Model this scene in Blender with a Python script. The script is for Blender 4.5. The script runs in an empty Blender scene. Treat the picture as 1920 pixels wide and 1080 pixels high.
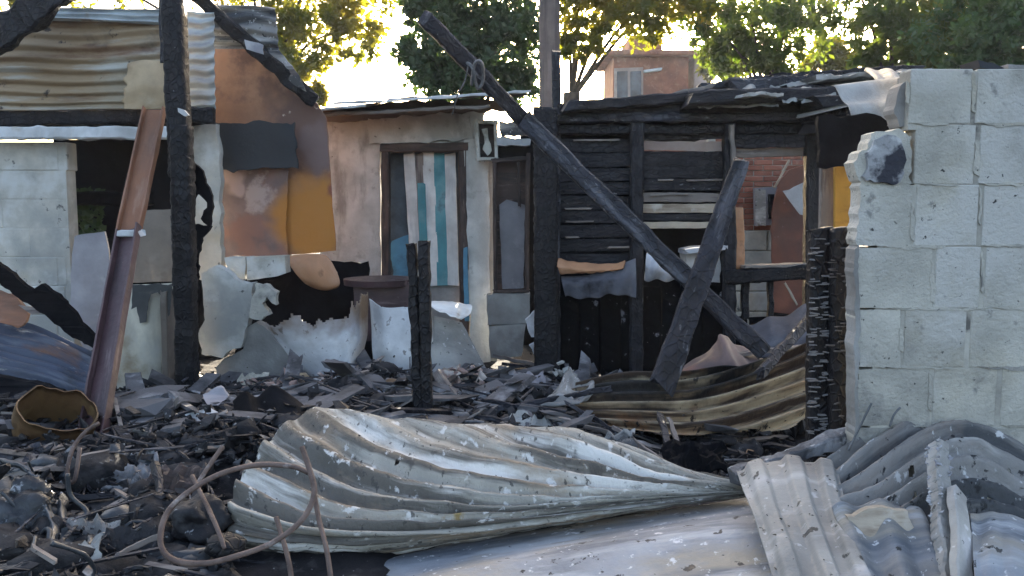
import bpy, bmesh, math, random
import numpy as np
from mathutils import Vector, Matrix, noise, Euler
from mathutils.geometry import tessellate_polygon

random.seed(7); np.random.seed(7)
scn = bpy.context.scene
COL = scn.collection
rad = math.radians

# ------------------------------------------------------------------ camera
PITCH = rad(5.7); FPX = 1600.0; EYE = 1.5
cam = bpy.data.cameras.new('camera')
cam_o = bpy.data.objects.new('camera', cam); COL.objects.link(cam_o)
cam_o.location = (0, 0, EYE); cam_o.rotation_euler = (rad(90) - PITCH, 0, 0)
cam.sensor_width = 36; cam.lens = 30.0; cam.clip_end = 2000; cam.clip_start = 0.05
scn.camera = cam_o

# ------------------------------------------------------------------ sky and sun
SUN_EL = rad(15); SUN_AZ = rad(6)            # azimuth measured from +Y towards +X
world = bpy.data.worlds.new('World'); scn.world = world; world.use_nodes = True
wn = world.node_tree.nodes; wn.clear()
w_out = wn.new('ShaderNodeOutputWorld'); w_bg = wn.new('ShaderNodeBackground'); w_sky = wn.new('ShaderNodeTexSky')
w_sky.sky_type = 'NISHITA'; w_sky.sun_disc = False
w_sky.sun_elevation = SUN_EL; w_sky.sun_rotation = SUN_AZ
w_sky.air_density = 0.8; w_sky.dust_density = 5.0; w_sky.ozone_density = 0.0
w_bg.inputs['Strength'].default_value = 0.15
world.node_tree.links.new(w_sky.outputs[0], w_bg.inputs[0])
world.node_tree.links.new(w_bg.outputs[0], w_out.inputs[0])
sun = bpy.data.lights.new('sun', 'SUN'); sun.energy = 4.8; sun.angle = rad(0.5); sun.color = (1, .9, .74)
sun_o = bpy.data.objects.new('sun', sun); COL.objects.link(sun_o)
sdir = Vector((math.sin(SUN_AZ) * math.cos(SUN_EL), math.cos(SUN_AZ) * math.cos(SUN_EL), math.sin(SUN_EL)))
sun_o.rotation_euler = sdir.to_track_quat('Z', 'Y').to_euler(); sun_o.location = (0, 30, 20)
scn.view_settings.view_transform = 'Standard'; scn.view_settings.look = 'None'
scn.view_settings.exposure = 2.3; scn.view_settings.gamma = 1; scn.view_settings.use_curve_mapping = False
scn.render.filter_size = 1.9
scn.cycles.max_bounces = 6

# ------------------------------------------------------------------ helpers: geometry
CS, SN = math.cos(PITCH), math.sin(PITCH)
def W(px, py, d):
    """world point seen at photo pixel (1920x1080) at world distance Y = d"""
    x = (px - 960) / FPX; y = -(py - 540) / FPX
    k = d / (CS + y * SN)
    return Vector((x * k, d, EYE + (-SN + y * CS) * k))
def n3(p, s=1.0, o=0.0):
    return noise.noise(Vector((p[0] * s + o, p[1] * s + o * .7, p[2] * s - o)))
def sstep(a, b, x):
    t = min(1, max(0, (x - a) / (b - a))); return t * t * (3 - 2 * t)

class MB:
    def __init__(s): s.v = []; s.f = []; s.t = []
    def add(s, sh):
        v, f, t = sh; o = len(s.v)
        s.v += [tuple(p) for p in v]; s.f += [tuple(i + o for i in q) for q in f]; s.t += [tuple(p) for p in t]
        return s

WL = {}
def ob(name, sh, mat, parent=None, smooth=False, origin='base'):
    """link one mesh object from (verts, faces, texture coords) given in world space"""
    v, f, t = (sh.v, sh.f, sh.t) if isinstance(sh, MB) else sh
    a = np.array([tuple(p) for p in v], dtype=np.float64)
    lo, hi = a.min(0), a.max(0)
    org = np.array([(lo[0] + hi[0]) / 2, (lo[1] + hi[1]) / 2, lo[2]])
    me = bpy.data.meshes.new(name)
    me.from_pydata((a - org).tolist(), [], [list(q) for q in f])
    at = me.attributes.new('tc', 'FLOAT_VECTOR', 'POINT')
    at.data.foreach_set('vector', np.array([tuple(p) for p in t], dtype=np.float32).ravel())
    me.materials.append(mat)
    if smooth: me.polygons.foreach_set('use_smooth', [True] * len(me.polygons))
    me.update()
    o = bpy.data.objects.new(name, me); COL.objects.link(o)
    pl = np.zeros(3)
    if parent is not None:
        o.parent = parent; pl = WL[parent.name]
    o.location = org - pl; WL[o.name] = org
    return o
def T(o, label, cat, group=None):
    o['label'] = label; o['category'] = cat
    if group: o['group'] = group
    return o
def thing(name, loc, label, cat, group=None):
    o = bpy.data.objects.new(name, None); COL.objects.link(o); o.location = loc; WL[o.name] = np.array(tuple(loc), float)
    o.empty_display_size = .1
    return T(o, label, cat, group)
def stuff(o, label=None, cat=None):
    o['kind'] = 'stuff'
    if label: o['label'] = label; o['category'] = cat
    return o

def s_beam(p0, p1, w, t, seg=8, jit=.004, taper=1.0, bow=0.0, rag=.015, groove=0, pitch=.045, up=None):
    p0, p1 = Vector(p0), Vector(p1)
    a = (p1 - p0); L = a.length; a.normalize()
    ref = Vector((0, 1, 0)) if up is None else Vector(up)
    if abs(a.dot(ref)) > .95: ref = Vector((0, 0, 1))
    s = a.cross(ref).normalized(); n = s.cross(a).normalized()
    c = .13 * min(w, t)
    ring = [(-w/2+c, -t/2), (w/2-c, -t/2), (w/2, -t/2+c), (w/2, t/2-c), (w/2-c, t/2), (-w/2+c, t/2), (-w/2, t/2-c), (-w/2, -t/2+c)]
    V = []; F = []; TC = []; so = random.uniform(0, 90)
    per = 0
    for i in range(seg + 1):
        u = i / seg; k = 1 + (taper - 1) * u
        g = 1.0
        c0 = p0 + a * (L * u) + n * (bow * math.sin(math.pi * u))
        per = 0
        for j, (x, y) in enumerate(ring):
            if groove:
                ph = L * u / pitch + 1.6 * n3((x * 30, y * 30, u * 3), 1, so) + (.5 if j in (2, 3, 6, 7) else 0)
                g = 1 - groove * max(0, math.cos(2 * math.pi * ph)) ** 4
            q = c0 + s * (x * k * g) + n * (y * k * g)
            q += Vector((n3(q, 9, so), n3(q, 9, so + 5), n3(q, 9, so + 11))) * (jit * 2.2)
            q += Vector((n3(q, 31, so), n3(q, 31, so + 5), n3(q, 31, so + 11))) * jit
            if rag and i in (0, seg): q += a * random.uniform(-rag, rag)
            V.append(q); TC.append((L * u, x, y))
    for i in range(seg):
        for j in range(8):
            F.append((i*8+j, i*8+(j+1) % 8, (i+1)*8+(j+1) % 8, (i+1)*8+j))
    F.append(tuple(range(7, -1, -1))); F.append(tuple(seg*8+j for j in range(8)))
    return V, F, TC
def s_px(p0, p1, wpx, t, **k):
    """beam between two (px, py, d) points, wpx wide in photo pixels"""
    d = (p0[2] + p1[2]) / 2
    return s_beam(W(*p0), W(*p1), wpx * d / FPX, t, **k)
def s_box(lo, hi, bev=.006, jit=0):
    lo, hi = Vector(lo), Vector(hi)
    c = (lo + hi) / 2; h = (hi - lo) / 2; b = min(bev, *(x * .45 for x in h))
    bm = bmesh.new(); bmesh.ops.create_cube(bm, size=2)
    for v in bm.verts: v.co = Vector((v.co.x * h.x, v.co.y * h.y, v.co.z * h.z))
    if b > 0: bmesh.ops.bevel(bm, geom=bm.edges[:], offset=b, segments=1, affect='EDGES')
    V = []
    for v in bm.verts:
        q = v.co + c
        if jit: q = q + Vector((random.uniform(-jit, jit), random.uniform(-jit, jit), random.uniform(-jit, jit)))
        V.append(q)
    bm.verts.index_update()
    F = [tuple(v.index for v in f.verts) for f in bm.faces]; bm.free()
    return V, F, [tuple(q) for q in V]
def catmull(P, t):
    n = len(P) - 1; i = min(int(t * n), n - 1); f = t * n - i
    p0 = P[max(i-1, 0)]; p1 = P[i]; p2 = P[i+1]; p3 = P[min(i+2, n)]
    return .5 * ((2*p1) + (p2-p0)*f + (2*p0-5*p1+4*p2-p3)*f*f + (3*p1-p0-3*p2+p3)*f*f*f)
def s_tube(pts, r, n=8, seg=10, closed=False, jit=0, r1=None):
    P = [Vector(p) for p in pts]; m = (len(P) - 1) * seg
    C = [catmull(P, i / m) for i in range(m + 1)]
    V = []; F = []; TC = []; L = 0; pn = None
    for i, c in enumerate(C):
        tg = (C[min(i+1, m)] - C[max(i-1, 0)]).normalized()
        if pn is None:
            pn = tg.orthogonal().normalized()
        pn = (pn - tg * pn.dot(tg)).normalized(); b = tg.cross(pn)
        if i: L += (c - C[i-1]).length
        rr = r if r1 is None else r + (r1 - r) * i / m
        for j in range(n):
            an = 2 * math.pi * j / n
            k = rr * (1 + jit * n3((c.x*14+j, c.y*14, c.z*14)))
            V.append(c + pn * (math.cos(an) * k) + b * (math.sin(an) * k)); TC.append((L, math.cos(an) * r, math.sin(an) * r))
    for i in range(m):
        for j in range(n): F.append((i*n+j, i*n+(j+1) % n, (i+1)*n+(j+1) % n, (i+1)*n+j))
    F.append(tuple(range(n-1, -1, -1))); F.append(tuple(m*n+j for j in range(n)))
    return V, F, TC
def s_panel(poly, th, rag=0.0, step=14, d=None, edges=None):
    """slab from an outline of (px, py[, d]); ragged by rag photo pixels; real thickness th"""
    P = [(p[0], p[1], p[2] if len(p) > 2 else d) for p in poly]; n = len(P); Q = []
    so = random.uniform(0, 99)
    for i in range(n):
        a, b = P[i], P[(i+1) % n]; L = math.hypot(a[0]-b[0], a[1]-b[1]); m = max(1, int(L / step)) if rag else 1
        rg = rag if edges is None else edges[i]
        for k in range(m):
            u = k / m; x = a[0] + (b[0]-a[0])*u; y = a[1] + (b[1]-a[1])*u
            if rg and k:
                x += rg * 1.5 * n3((x, y, 0), .045, so) + random.uniform(-rg, rg) * .35
                y += rg * 1.5 * n3((x, y, 9), .045, so) + random.uniform(-rg, rg) * .35
            Q.append((x, y, a[2] + (b[2]-a[2])*u))
    F3 = tessellate_polygon([[Vector((x, -y, 0)) for x, y, _ in Q]])
    m = len(Q); fr = [W(*q) for q in Q]; bk = [v + Vector((0, th, 0)) for v in fr]
    F = [];
    for t in F3:
        a, b, c = (fr[i] for i in t)
        t = tuple(t)
        if (b - a).cross(c - a).y > 0: t = t[::-1]
        F.append(t); F.append(tuple(i + m for i in t[::-1]))
    for i in range(m): F.append((i, i + m, (i+1) % m + m, (i+1) % m))
    V = fr + bk
    return V, F, [(v.x, v.z, v.y) for v in V]
def s_patch(rows, nu, nv, disp=None, hole=None, th=.003, tcy=None):
    """curved sheet through a grid of (px, py, d) control points, with real thickness"""
    G = [[W(*p) for p in r] for r in rows]
    B = np.zeros((nv + 1, nu + 1, 3))
    for j in range(nv + 1):
        v = j / nv
        for i in range(nu + 1):
            B[j, i] = catmull([catmull(r, i / nu) for r in G], v)
    du = np.gradient(B, axis=1); dv = np.gradient(B, axis=0)
    N = np.cross(du, dv); N /= np.linalg.norm(N, axis=2, keepdims=True) + 1e-9
    if N[..., 1].mean() > 0: N = -N
    Lu = np.linalg.norm(du, axis=2).sum(1).mean(); Lv = np.linalg.norm(dv, axis=2).sum(0).mean()
    D = np.zeros((nv + 1, nu + 1))
    if disp:
        for j in range(nv + 1):
            for i in range(nu + 1): D[j, i] = disp(i / nu, j / nv)
    P = B + N * D[..., None]
    keep = np.ones((nv, nu), bool)
    if hole:
        for j in range(nv):
            for i in range(nu): keep[j, i] = not hole((i + .5) / nu, (j + .5) / nv)
    m = (nv + 1) * (nu + 1); W1 = nu + 1
    V = [Vector(p) for p in P.reshape(-1, 3)] + [Vector(p) for p in (P - N * th).reshape(-1, 3)]
    TC = [(i / nu * Lu, (j / nv if tcy is None else tcy(i / nu, j / nv)) * Lv, 0) for j in range(nv + 1) for i in range(nu + 1)] * 2
    F = []
    def kp(j, i): return 0 <= j < nv and 0 <= i < nu and keep[j, i]
    flip = None
    for j in range(nv):
        for i in range(nu):
            if not keep[j, i]: continue
            a, b, c, e = j*W1+i, j*W1+i+1, (j+1)*W1+i+1, (j+1)*W1+i
            F.append((a, e, c, b)); F.append((a+m, b+m, c+m, e+m))
            if not kp(j-1, i): F.append((a, b, b+m, a+m))
            if not kp(j+1, i): F.append((e, e+m, c+m, c))
            if not kp(j, i-1): F.append((a, a+m, e+m, e))
            if not kp(j, i+1): F.append((b, c, c+m, b+m))
    used = sorted({i for q in F for i in q}); mp = {k: n for n, k in enumerate(used)}
    return [V[i] for i in used], [tuple(mp[i] for i in q) for q in F], [TC[i] for i in used]

# ------------------------------------------------------------------ helpers: materials
def mat(name, base, over=(), rough=.8, metal=0.0, bump=(30, .3), crack=None, spec=.4, var=.25, vs=5, rnd=.12, off=37.0):
    """base colour with soft variation, then overlays (colour, scale, lo, hi, stretch, strength)"""
    m = bpy.data.materials.new(name); m.use_nodes = True
    nt = m.node_tree; N = nt.nodes; L = nt.links; N.clear()
    out = N.new('ShaderNodeOutputMaterial'); bs = N.new('ShaderNodeBsdfPrincipled'); L.new(bs.outputs[0], out.inputs[0])
    at = N.new('ShaderNodeAttribute'); at.attribute_name = 'tc'
    oi = N.new('ShaderNodeObjectInfo')
    mul = N.new('ShaderNodeMath'); mul.operation = 'MULTIPLY'; mul.inputs[1].default_value = off; L.new(oi.outputs['Random'], mul.inputs[0])
    add = N.new('ShaderNodeVectorMath'); add.operation = 'ADD'; L.new(at.outputs['Vector'], add.inputs[0]); L.new(mul.outputs[0], add.inputs[1])
    vec = add.outputs[0]
    def nz(scale, st=(1, 1, 1), det=6, ro=.6):
        mp = N.new('ShaderNodeMapping'); mp.inputs['Scale'].default_value = st; L.new(vec, mp.inputs[0])
        n = N.new('ShaderNodeTexNoise'); n.inputs['Scale'].default_value = scale; n.inputs['Detail'].default_value = det; n.inputs['Roughness'].default_value = ro
        L.new(mp.outputs[0], n.inputs['Vector']); return n.outputs[0]
    def remap(s, lo, hi, a=0., b=1.):
        r = N.new('ShaderNodeMapRange'); r.inputs[1].default_value = lo; r.inputs[2].default_value = hi
        r.inputs[3].default_value = a; r.inputs[4].default_value = b; L.new(s, r.inputs[0]); return r.outputs[0]
    def mixc(f, a, b):
        x = N.new('ShaderNodeMix'); x.data_type = 'RGBA'; L.new(f, x.inputs[0])
        for s, c in ((6, a), (7, b)):
            if isinstance(c, tuple): x.inputs[s].default_value = (*c, 1)
            else: L.new(c, x.inputs[s])
        return x.outputs[2]
    lo = tuple(c * (1 - var) for c in base); hi = tuple(min(1, c * (1 + var)) for c in base)
    c = mixc(remap(nz(vs), .3, .7), lo, hi)
    for o in over:
        col, sc, l, h = o[:4]; st = o[4] if len(o) > 4 else (1, 1, 1); k = o[5] if len(o) > 5 else 1.0
        c = mixc(remap(nz(sc, st), l, h, 0, k), c, col)
    hs = N.new('ShaderNodeHueSaturation'); L.new(c, hs.inputs['Color'])
    L.new(remap(oi.outputs['Random'], 0, 1, 1 - rnd, 1 + rnd), hs.inputs['Value'])
    hgt = nz(bump[0])
    if crack:
        mp = N.new('ShaderNodeMapping'); mp.inputs['Scale'].default_value = crack[1]; L.new(vec, mp.inputs[0])
        vo = N.new('ShaderNodeTexVoronoi'); vo.feature = 'DISTANCE_TO_EDGE'; vo.inputs['Scale'].default_value = crack[0]
        L.new(mp.outputs[0], vo.inputs['Vector'])
        e = remap(vo.outputs[0], 0, .12)
        ad = N.new('ShaderNodeMath'); ad.operation = 'MULTIPLY_ADD'; ad.inputs[1].default_value = .35
        L.new(hgt, ad.inputs[0]); L.new(e, ad.inputs[2]); hgt = ad.outputs[0]
    bp = N.new('ShaderNodeBump'); bp.inputs['Strength'].default_value = bump[1]; bp.inputs['Distance'].default_value = .01
    L.new(hgt, bp.inputs['Height']); L.new(bp.outputs[0], bs.inputs['Normal'])
    L.new(hs.outputs[0], bs.inputs['Base Color'])
    L.new(remap(nz(bump[0] * .5), .3, .7, max(.05, rough - .12), min(1, rough + .12)), bs.inputs['Roughness'])
    bs.inputs['Metallic'].default_value = metal; bs.inputs['Specular IOR Level'].default_value = spec
    return m

ASH = (.34, .34, .37)
m_char = mat('charcoal', (.0045, .0042, .0065), [((.015, .0135, .017), 6, .5, .75), (ASH, 60, .68, .74, (1, 1, 1), .5)], .55, bump=(60, .5), crack=(1, (22, 34, 34)), spec=.35)
m_charsoft = mat('charred_board', (.008, .0075, .011), [((.028, .027, .032), 5, .45, .7, (1, 5, 5)), (ASH, 40, .68, .75, (.4, 1, 1), .6)], .6, bump=(40, .4), crack=(1, (14, 40, 40)), spec=.35)
m_charblue = mat('scorched_timber', (.022, .022, .030), [((.007, .007, .010), 4, .45, .6, (1, 3, 3)), ((.11, .11, .125), 5, .56, .68, (.4, 3, 3), .8), ((.26, .26, .28), 30, .63, .74, (.3, 1, 1), .8)], .6, bump=(50, .5), crack=(1, (16, 30, 30)))
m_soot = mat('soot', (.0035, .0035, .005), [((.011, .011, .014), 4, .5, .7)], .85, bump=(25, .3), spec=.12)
m_flecks = mat('soot_with_ash_flecks', (.0035, .0035, .0045), [((.3, .3, .33), 6, .655, .69, (1, 1, 1), .7), ((.3, .3, .33), 22, .66, .70, (1, 1, 1), .7)], .8, bump=(20, .3), spec=.12)
m_slate = mat('burnt_slate_board', (.028, .032, .038), [((.15, .15, .16), 60, .72, .76)], .7, bump=(20, .25))
m_zinc = mat('burnt_zinc', (.36, .34, .295), [((.72, .70, .66), 1.3, .51, .60, (1.2, 5, 1), .92), ((.085, .076, .064), 2.0, .455, .54, (.35, 7, 1), .9), ((.33, .25, .17), 1.5, .53, .63, (1, 2, 1), .85), ((.70, .69, .67), 20, .60, .66, (1, 1.5, 1), .8), ((.05, .048, .045), 40, .62, .66, (1, 1, 1), .8), ((.06, .055, .05), 9, .62, .68, (1, 2, 1), .7), ((.27, .18, .045), 4, .68, .72, (1, 1, 1), .85)], .65, .05, bump=(90, .7), spec=.35)
m_zincwall = mat('weathered_zinc', (.37, .34, .27), [((.34, .235, .135), .9, .40, .56, (1, 2, 1), .85), ((.50, .50, .46), 1.4, .54, .68, (1, 7, 1), .85), ((.17, .09, .05), 1.6, .53, .66, (1, 6, 1), .85), ((.03, .028, .03), 1.2, .60, .70, (1, 1.5, 1), .9), ((.05, .04, .035), 8, .64, .69)], .6, .1, bump=(40, .35))
m_zincclean = mat('pale_zinc', (.42, .46, .47), [((.25, .26, .27), 3, .5, .65, (1, 4, 4), .8), ((.3, .2, .13), 4, .64, .74)], .5, .2, bump=(40, .2))
m_zincrust = mat('rusty_zinc', (.33, .245, .155), [((.05, .033, .026), 2.3, .45, .52, (.3, 8, 1), .95), ((.25, .12, .05), 2, .55, .66, (1, 1.5, 1), .8), ((.50, .42, .29), 1.6, .53, .63, (1, 7, 1), .85), ((.012, .011, .011), 1.1, .56, .64, (.7, 2, 1)), ((.02, .018, .016), 20, .63, .67)], .62, .05, bump=(70, .5))
m_zincsoot = mat('sooty_zinc', (.23, .22, .21), [((.42, .41, .39), 1.7, .52, .61, (1, 6, 1), .85), ((.04, .043, .048), 1.6, .46, .55, (.5, 6, 1), .95), ((.25, .19, .15), 2, .57, .68, (1, 2, 1), .5), ((.6, .6, .6), 30, .62, .67, (1, 1, 1), .8), ((.02, .02, .022), 26, .62, .66)], .6, .05, bump=(80, .6))
m_ashsheet = mat('ash_covered_sheet', (.225, .24, .265), [((.28, .245, .19), 1.3, .48, .60, (1, 2, 1), .85), ((.10, .115, .14), 1.6, .50, .62, (.6, 4, 1), .9), ((.38, .395, .42), 3, .54, .66, (.7, 4, 1), .8), ((.60, .60, .61), 26, .62, .67, (1, 1, 1), .85), ((.02, .02, .022), 20, .63, .66, (1, 1, 1), .95)], .65, 0, bump=(60, .5))
m_palemetal = mat('pale_bent_metal', (.32, .31, .29), [((.17, .165, .16), 1.6, .46, .6, (1, 1.5, 1), .9), ((.50, .48, .48), 2.6, .54, .66, (1, 3, 1), .85), ((.58, .57, .57), 22, .62, .67, (1, 1, 1), .8), ((.03, .03, .03), 20, .63, .66, (1, 1, 1), .9)], .65, .0, bump=(60, .45))
m_white = mat('scorched_white_paint', (.55, .56, .57), [((.30, .30, .30), 2, .5, .68, (1, 1, 1), .8), ((.4, .33, .24), 3, .6, .7, (1, 1, 1), .5), ((.06, .05, .05), 9, .68, .74)], .55, bump=(20, .2))
m_silver = mat('burnt_enamel', (.46, .465, .475), [((.27, .275, .30), 1.3, .45, .6, (1, 1, 1), .9), ((.66, .66, .65), 2, .53, .63, (1, 1, 1), .85), ((.34, .27, .18), 2, .58, .68, (1, 1, 1), .75), ((.06, .055, .055), 6, .63, .68, (1, 1, 1), .9), ((.2, .19, .19), 20, .62, .67)], .5, .05, bump=(18, .35))
m_block = mat('grey_concrete_block', (.47, .45, .395), [((.27, .26, .235), .9, .47, .58, (1, 1, 1), .85), ((.42, .375, .28), 1.2, .52, .66, (1, 1, 1), .6), ((.55, .535, .50), 2.2, .53, .64, (1, 1, 1), .85), ((.16, .155, .15), 2.6, .60, .68, (1, 1, 1), .75), ((.18, .175, .17), 11, .62, .69, (1, 1, 1), .7), ((.06, .06, .06), 38, .66, .70)], .92, bump=(70, .8), spec=.2, rnd=.03, off=.02)
m_mortar = mat('cement_mortar', (.42, .40, .35), [((.30, .285, .25), 3, .48, .62), ((.09, .085, .08), 3.2, .60, .66, (1, 1, 1), .85)], .95, bump=(40, .6), spec=.15)
m_wblock = mat('whitewashed_block', (.50, .475, .42), [((.30, .305, .295), 1.3, .46, .6, (1, 1, 1), .9), ((.40, .34, .25), 1.8, .56, .68, (1, 1, 1), .7), ((.58, .585, .57), 2.5, .54, .66, (1, 1, 1), .8), ((.10, .10, .10), 12, .66, .71)], .85, bump=(40, .4), spec=.2, rnd=.03, off=.02)
m_plaster = mat('dirty_cream_plaster', (.54, .555, .535), [((.41, .42, .40), 1.3, .47, .6, (1, .5, 1), .85), ((.66, .665, .64), 2.4, .53, .65, (1, 1, 1), .85), ((.24, .235, .22), 1.8, .61, .7, (2, .6, 1), .8), ((.3, .295, .27), 7, .6, .68, (1, 1, 1), .6), ((.1, .09, .08), 14, .68, .73)], .9, bump=(40, .45), spec=.2)
m_cement = mat('grey_cement', (.30, .295, .28), [((.21, .2, .19), 2, .45, .62), ((.37, .37, .36), 5, .55, .7, (1, 1, 1), .8)], .9, bump=(40, .4), spec=.2)
m_brownpanel = mat('rust_brown_sheet', (.235, .12, .07), [((.12, .065, .05), 1.6, .47, .58), ((.34, .185, .11), 2.2, .54, .64, (1, 1, 1), .9), ((.09, .06, .055), 1.2, .56, .66, (1, 1, 1), .7), ((.55, .45, .38), 6, .67, .70, (1, 1, 2), .8)], .6, bump=(25, .25))
m_pinkpanel = mat('scorched_pinkish_sheet', (.21, .14, .13), [((.12, .09, .088), 1.6, .46, .58), ((.26, .13, .10), 2.2, .54, .64, (1, 1, 1), .8), ((.42, .32, .29), 3.4, .60, .68)], .55, bump=(25, .2))
m_orange = mat('heat_stained_orange_sheet', (.42, .175, .035), [((.24, .10, .06), 1.7, .5, .62, (1, 1, 1), .85), ((.45, .2, .04), 4, .55, .7)], .5, bump=(20, .15))
m_peach = mat('scorched_peach', (.46, .23, .12), [((.55, .32, .2), 3, .5, .65), ((.2, .1, .06), 5, .6, .7)], .6, bump=(20, .2))
m_channel = mat('maroon_primer_steel', (.062, .033, .037), [((.03, .018, .021), 3, .45, .62, (.5, 3, 3)), ((.2, .15, .15), 5, .62, .72, (.3, 3, 3), .7), ((.3, .29, .29), 50, .7, .74)], .45, .1, bump=(30, .25), spec=.5)
m_rustch = mat('rust_orange_steel', (.25, .115, .065), [((.17, .09, .06), 3, .45, .6, (.5, 2, 2)), ((.36, .22, .16), 5, .58, .7, (.4, 2, 2), .8)], .65, .0, bump=(40, .3))
m_rebar = mat('fire_rusted_rod', (.17, .12, .10), [((.09, .06, .05), 8, .45, .6), ((.3, .26, .24), 12, .6, .7)], .7, .1, bump=(90, .5))
m_wire = mat('burnt_wire', (.10, .105, .11), [((.2, .2, .21), 20, .5, .66)], .6, .2)
m_drum = mat('rusty_tin_drum', (.17, .10, .045), [((.10, .05, .025), 3, .45, .6), ((.30, .21, .09), 4, .58, .7), ((.02, .015, .012), 2, .6, .68)], .55, .15, bump=(30, .3))
m_brick = mat('red_brick', (.30, .115, .075), [((.4, .25, .2), 8, .58, .7), ((.14, .05, .04), 4, .6, .7)], .9, bump=(50, .4), spec=.2, rnd=.25)
m_redsheet = mat('red_brown_board', (.18, .06, .035), [((.11, .04, .03), 2, .45, .6), ((.4, .3, .27), 9, .66, .72, (1, .4, 1))], .5, bump=(20, .2))
m_yellow = mat('yellow_painted_board', (.38, .2, .03), [((.22, .1, .02), 4, .5, .65, (4, 1, 4)), ((.5, .3, .06), 6, .6, .7)], .6, bump=(30, .25))
m_woodgrey = mat('greyed_plank', (.22, .19, .17), [((.11, .09, .085), 3, .48, .64, (1, 8, 8)), ((.34, .31, .29), 5, .58, .7, (1, 6, 6), .8)], .8, bump=(40, .4))
m_beige = mat('scorched_beige_plank', (.42, .35, .27), [((.24, .18, .13), 3, .5, .66, (1, 6, 6)), ((.55, .5, .44), 5, .58, .7)], .8, bump=(30, .3))
m_brownwood = mat('brown_door_timber', (.075, .05, .042), [((.03, .022, .02), 3, .45, .62, (1, 6, 6)), ((.16, .12, .1), 8, .62, .72, (1, 5, 5))], .65, bump=(40, .35))
m_dwhite = mat('white_door_stripe', (.60, .60, .58), [((.42, .42, .42), 2, .5, .68, (1, 6, 6)), ((.3, .25, .2), 6, .66, .72)], .6, bump=(25, .2))
m_dteal = mat('teal_door_stripe', (.07, .25, .29), [((.16, .34, .37), 3, .5, .66), ((.05, .09, .11), 3, .62, .72)], .6, bump=(20, .2))
m_dblue = mat('soot_stained_blue_paint', (.10, .28, .42), [((.04, .05, .06), 2, .5, .66), ((.3, .42, .5), 5, .6, .7)], .5, bump=(20, .2))
m_ddark = mat('sooty_blue_grey_board', (.085, .11, .14), [((.03, .033, .04), 2, .45, .62)], .6, bump=(20, .2))
m_lilac = mat('lilac_grey_board', (.27, .26, .28), [((.19, .18, .2), 1.6, .45, .64), ((.36, .35, .36), 4, .58, .7)], .55, bump=(20, .15))
m_taupe = mat('heat_browned_panel', (.17, .14, .115), [((.12, .095, .08), 1.6, .45, .64), ((.23, .2, .17), 3, .56, .7)], .5, bump=(18, .12))
m_fridge = mat('scorched_appliance_enamel', (.52, .49, .40), [((.30, .285, .25), 1.4, .5, .64, (1.5, .7, 1)), ((.45, .45, .43), 2, .55, .68), ((.25, .19, .11), 2.2, .6, .72)], .45, bump=(16, .12))
m_drip = mat('soot_drip', (.07, .072, .072), [((.12, .12, .12), 5, .5, .7)], .6)
m_cloth = mat('sooty_cloth', (.09, .09, .105), [((.15, .15, .165), 3, .5, .66), ((.02, .02, .024), 4, .58, .7)], .95, bump=(60, .4), spec=.1)
m_wcloth = mat('pale_cloth', (.5, .5, .52), [((.3, .3, .33), 4, .5, .66)], .95, bump=(50, .3), spec=.1)
m_ground = mat('ash_ground', (.016, .015, .017), [((.012, .011, .012), 4, .45, .6), ((.06, .057, .056), 9, .56, .7), ((.25, .25, .25), 50, .66, .72)], .95, bump=(30, .8), spec=.2)
m_coal = mat('charcoal_lumps', (.008, .0075, .010), [((.035, .034, .036), 12, .52, .7), ((.3, .3, .31), 40, .64, .7)], .6, bump=(50, .5))
m_ash = mat('ash_lumps', (.22, .22, .23), [((.07, .07, .075), 9, .45, .6), ((.45, .45, .45), 20, .58, .68)], .95, bump=(50, .5), spec=.2)
m_coalgloss = mat('glossy_melted_black', (.010, .011, .014), [((.03, .033, .04), 9, .5, .64), ((.3, .31, .33), 16, .62, .68)], .4, bump=(22, 1.0), spec=.6)
m_woodash = mat('ash_greyed_board', (.10, .098, .105), [((.03, .03, .034), 4, .46, .6), ((.26, .26, .27), 5, .56, .68)], .8, bump=(40, .4))
m_clinker = mat('grey_clinker', (.04, .039, .042), [((.015, .015, .017), 10, .45, .58), ((.16, .16, .16), 25, .62, .7)], .9, bump=(50, .6), spec=.2)
m_masonry = mat('broken_masonry', (.27, .19, .165), [((.5, .45, .41), 9, .5, .6), ((.2, .09, .07), 7, .58, .66)], .95, bump=(40, .4), spec=.2)
m_scrap = mat('tin_scrap', (.30, .30, .31), [((.1, .1, .1), 10, .48, .6), ((.25, .15, .08), 7, .58, .66)], .5, .2, bump=(40, .3))
m_plastic = mat('melted_plastic', (.035, .04, .047), [((.09, .1, .115), 8, .5, .66), ((.25, .26, .28), 26, .64, .7)], .4, bump=(30, .4), spec=.5)
m_meter = mat('dusty_white_metal', (.5, .48, .43), [((.3, .27, .22), 9, .5, .64)], .6)
m_farbrick = mat('far_red_brick', (.30, .115, .07), [((.2, .08, .055), 2, .45, .62), ((.38, .18, .12), 9, .55, .7)], .9, bump=(9, .5), spec=.2)
m_farplaster = mat('far_plaster', (.42, .34, .3), [((.3, .22, .19), 1.5, .45, .62)], .9)
m_pole = mat('weathered_utility_pole', (.17, .135, .125), [((.1, .08, .075), 3, .45, .62, (.3, 4, 4))], .8, bump=(30, .3))
m_bark = mat('tree_bark', (.09, .07, .055), [((.04, .03, .025), 6, .45, .6)], .95, bump=(20, .7))
m_mottle = mat('broken_concrete_face', (.28, .28, .285), [((.035, .035, .045), 7, .47, .54), ((.5, .5, .5), 9, .55, .62, (1, 1, 1), .9)], .9, bump=(30, .9))
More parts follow.
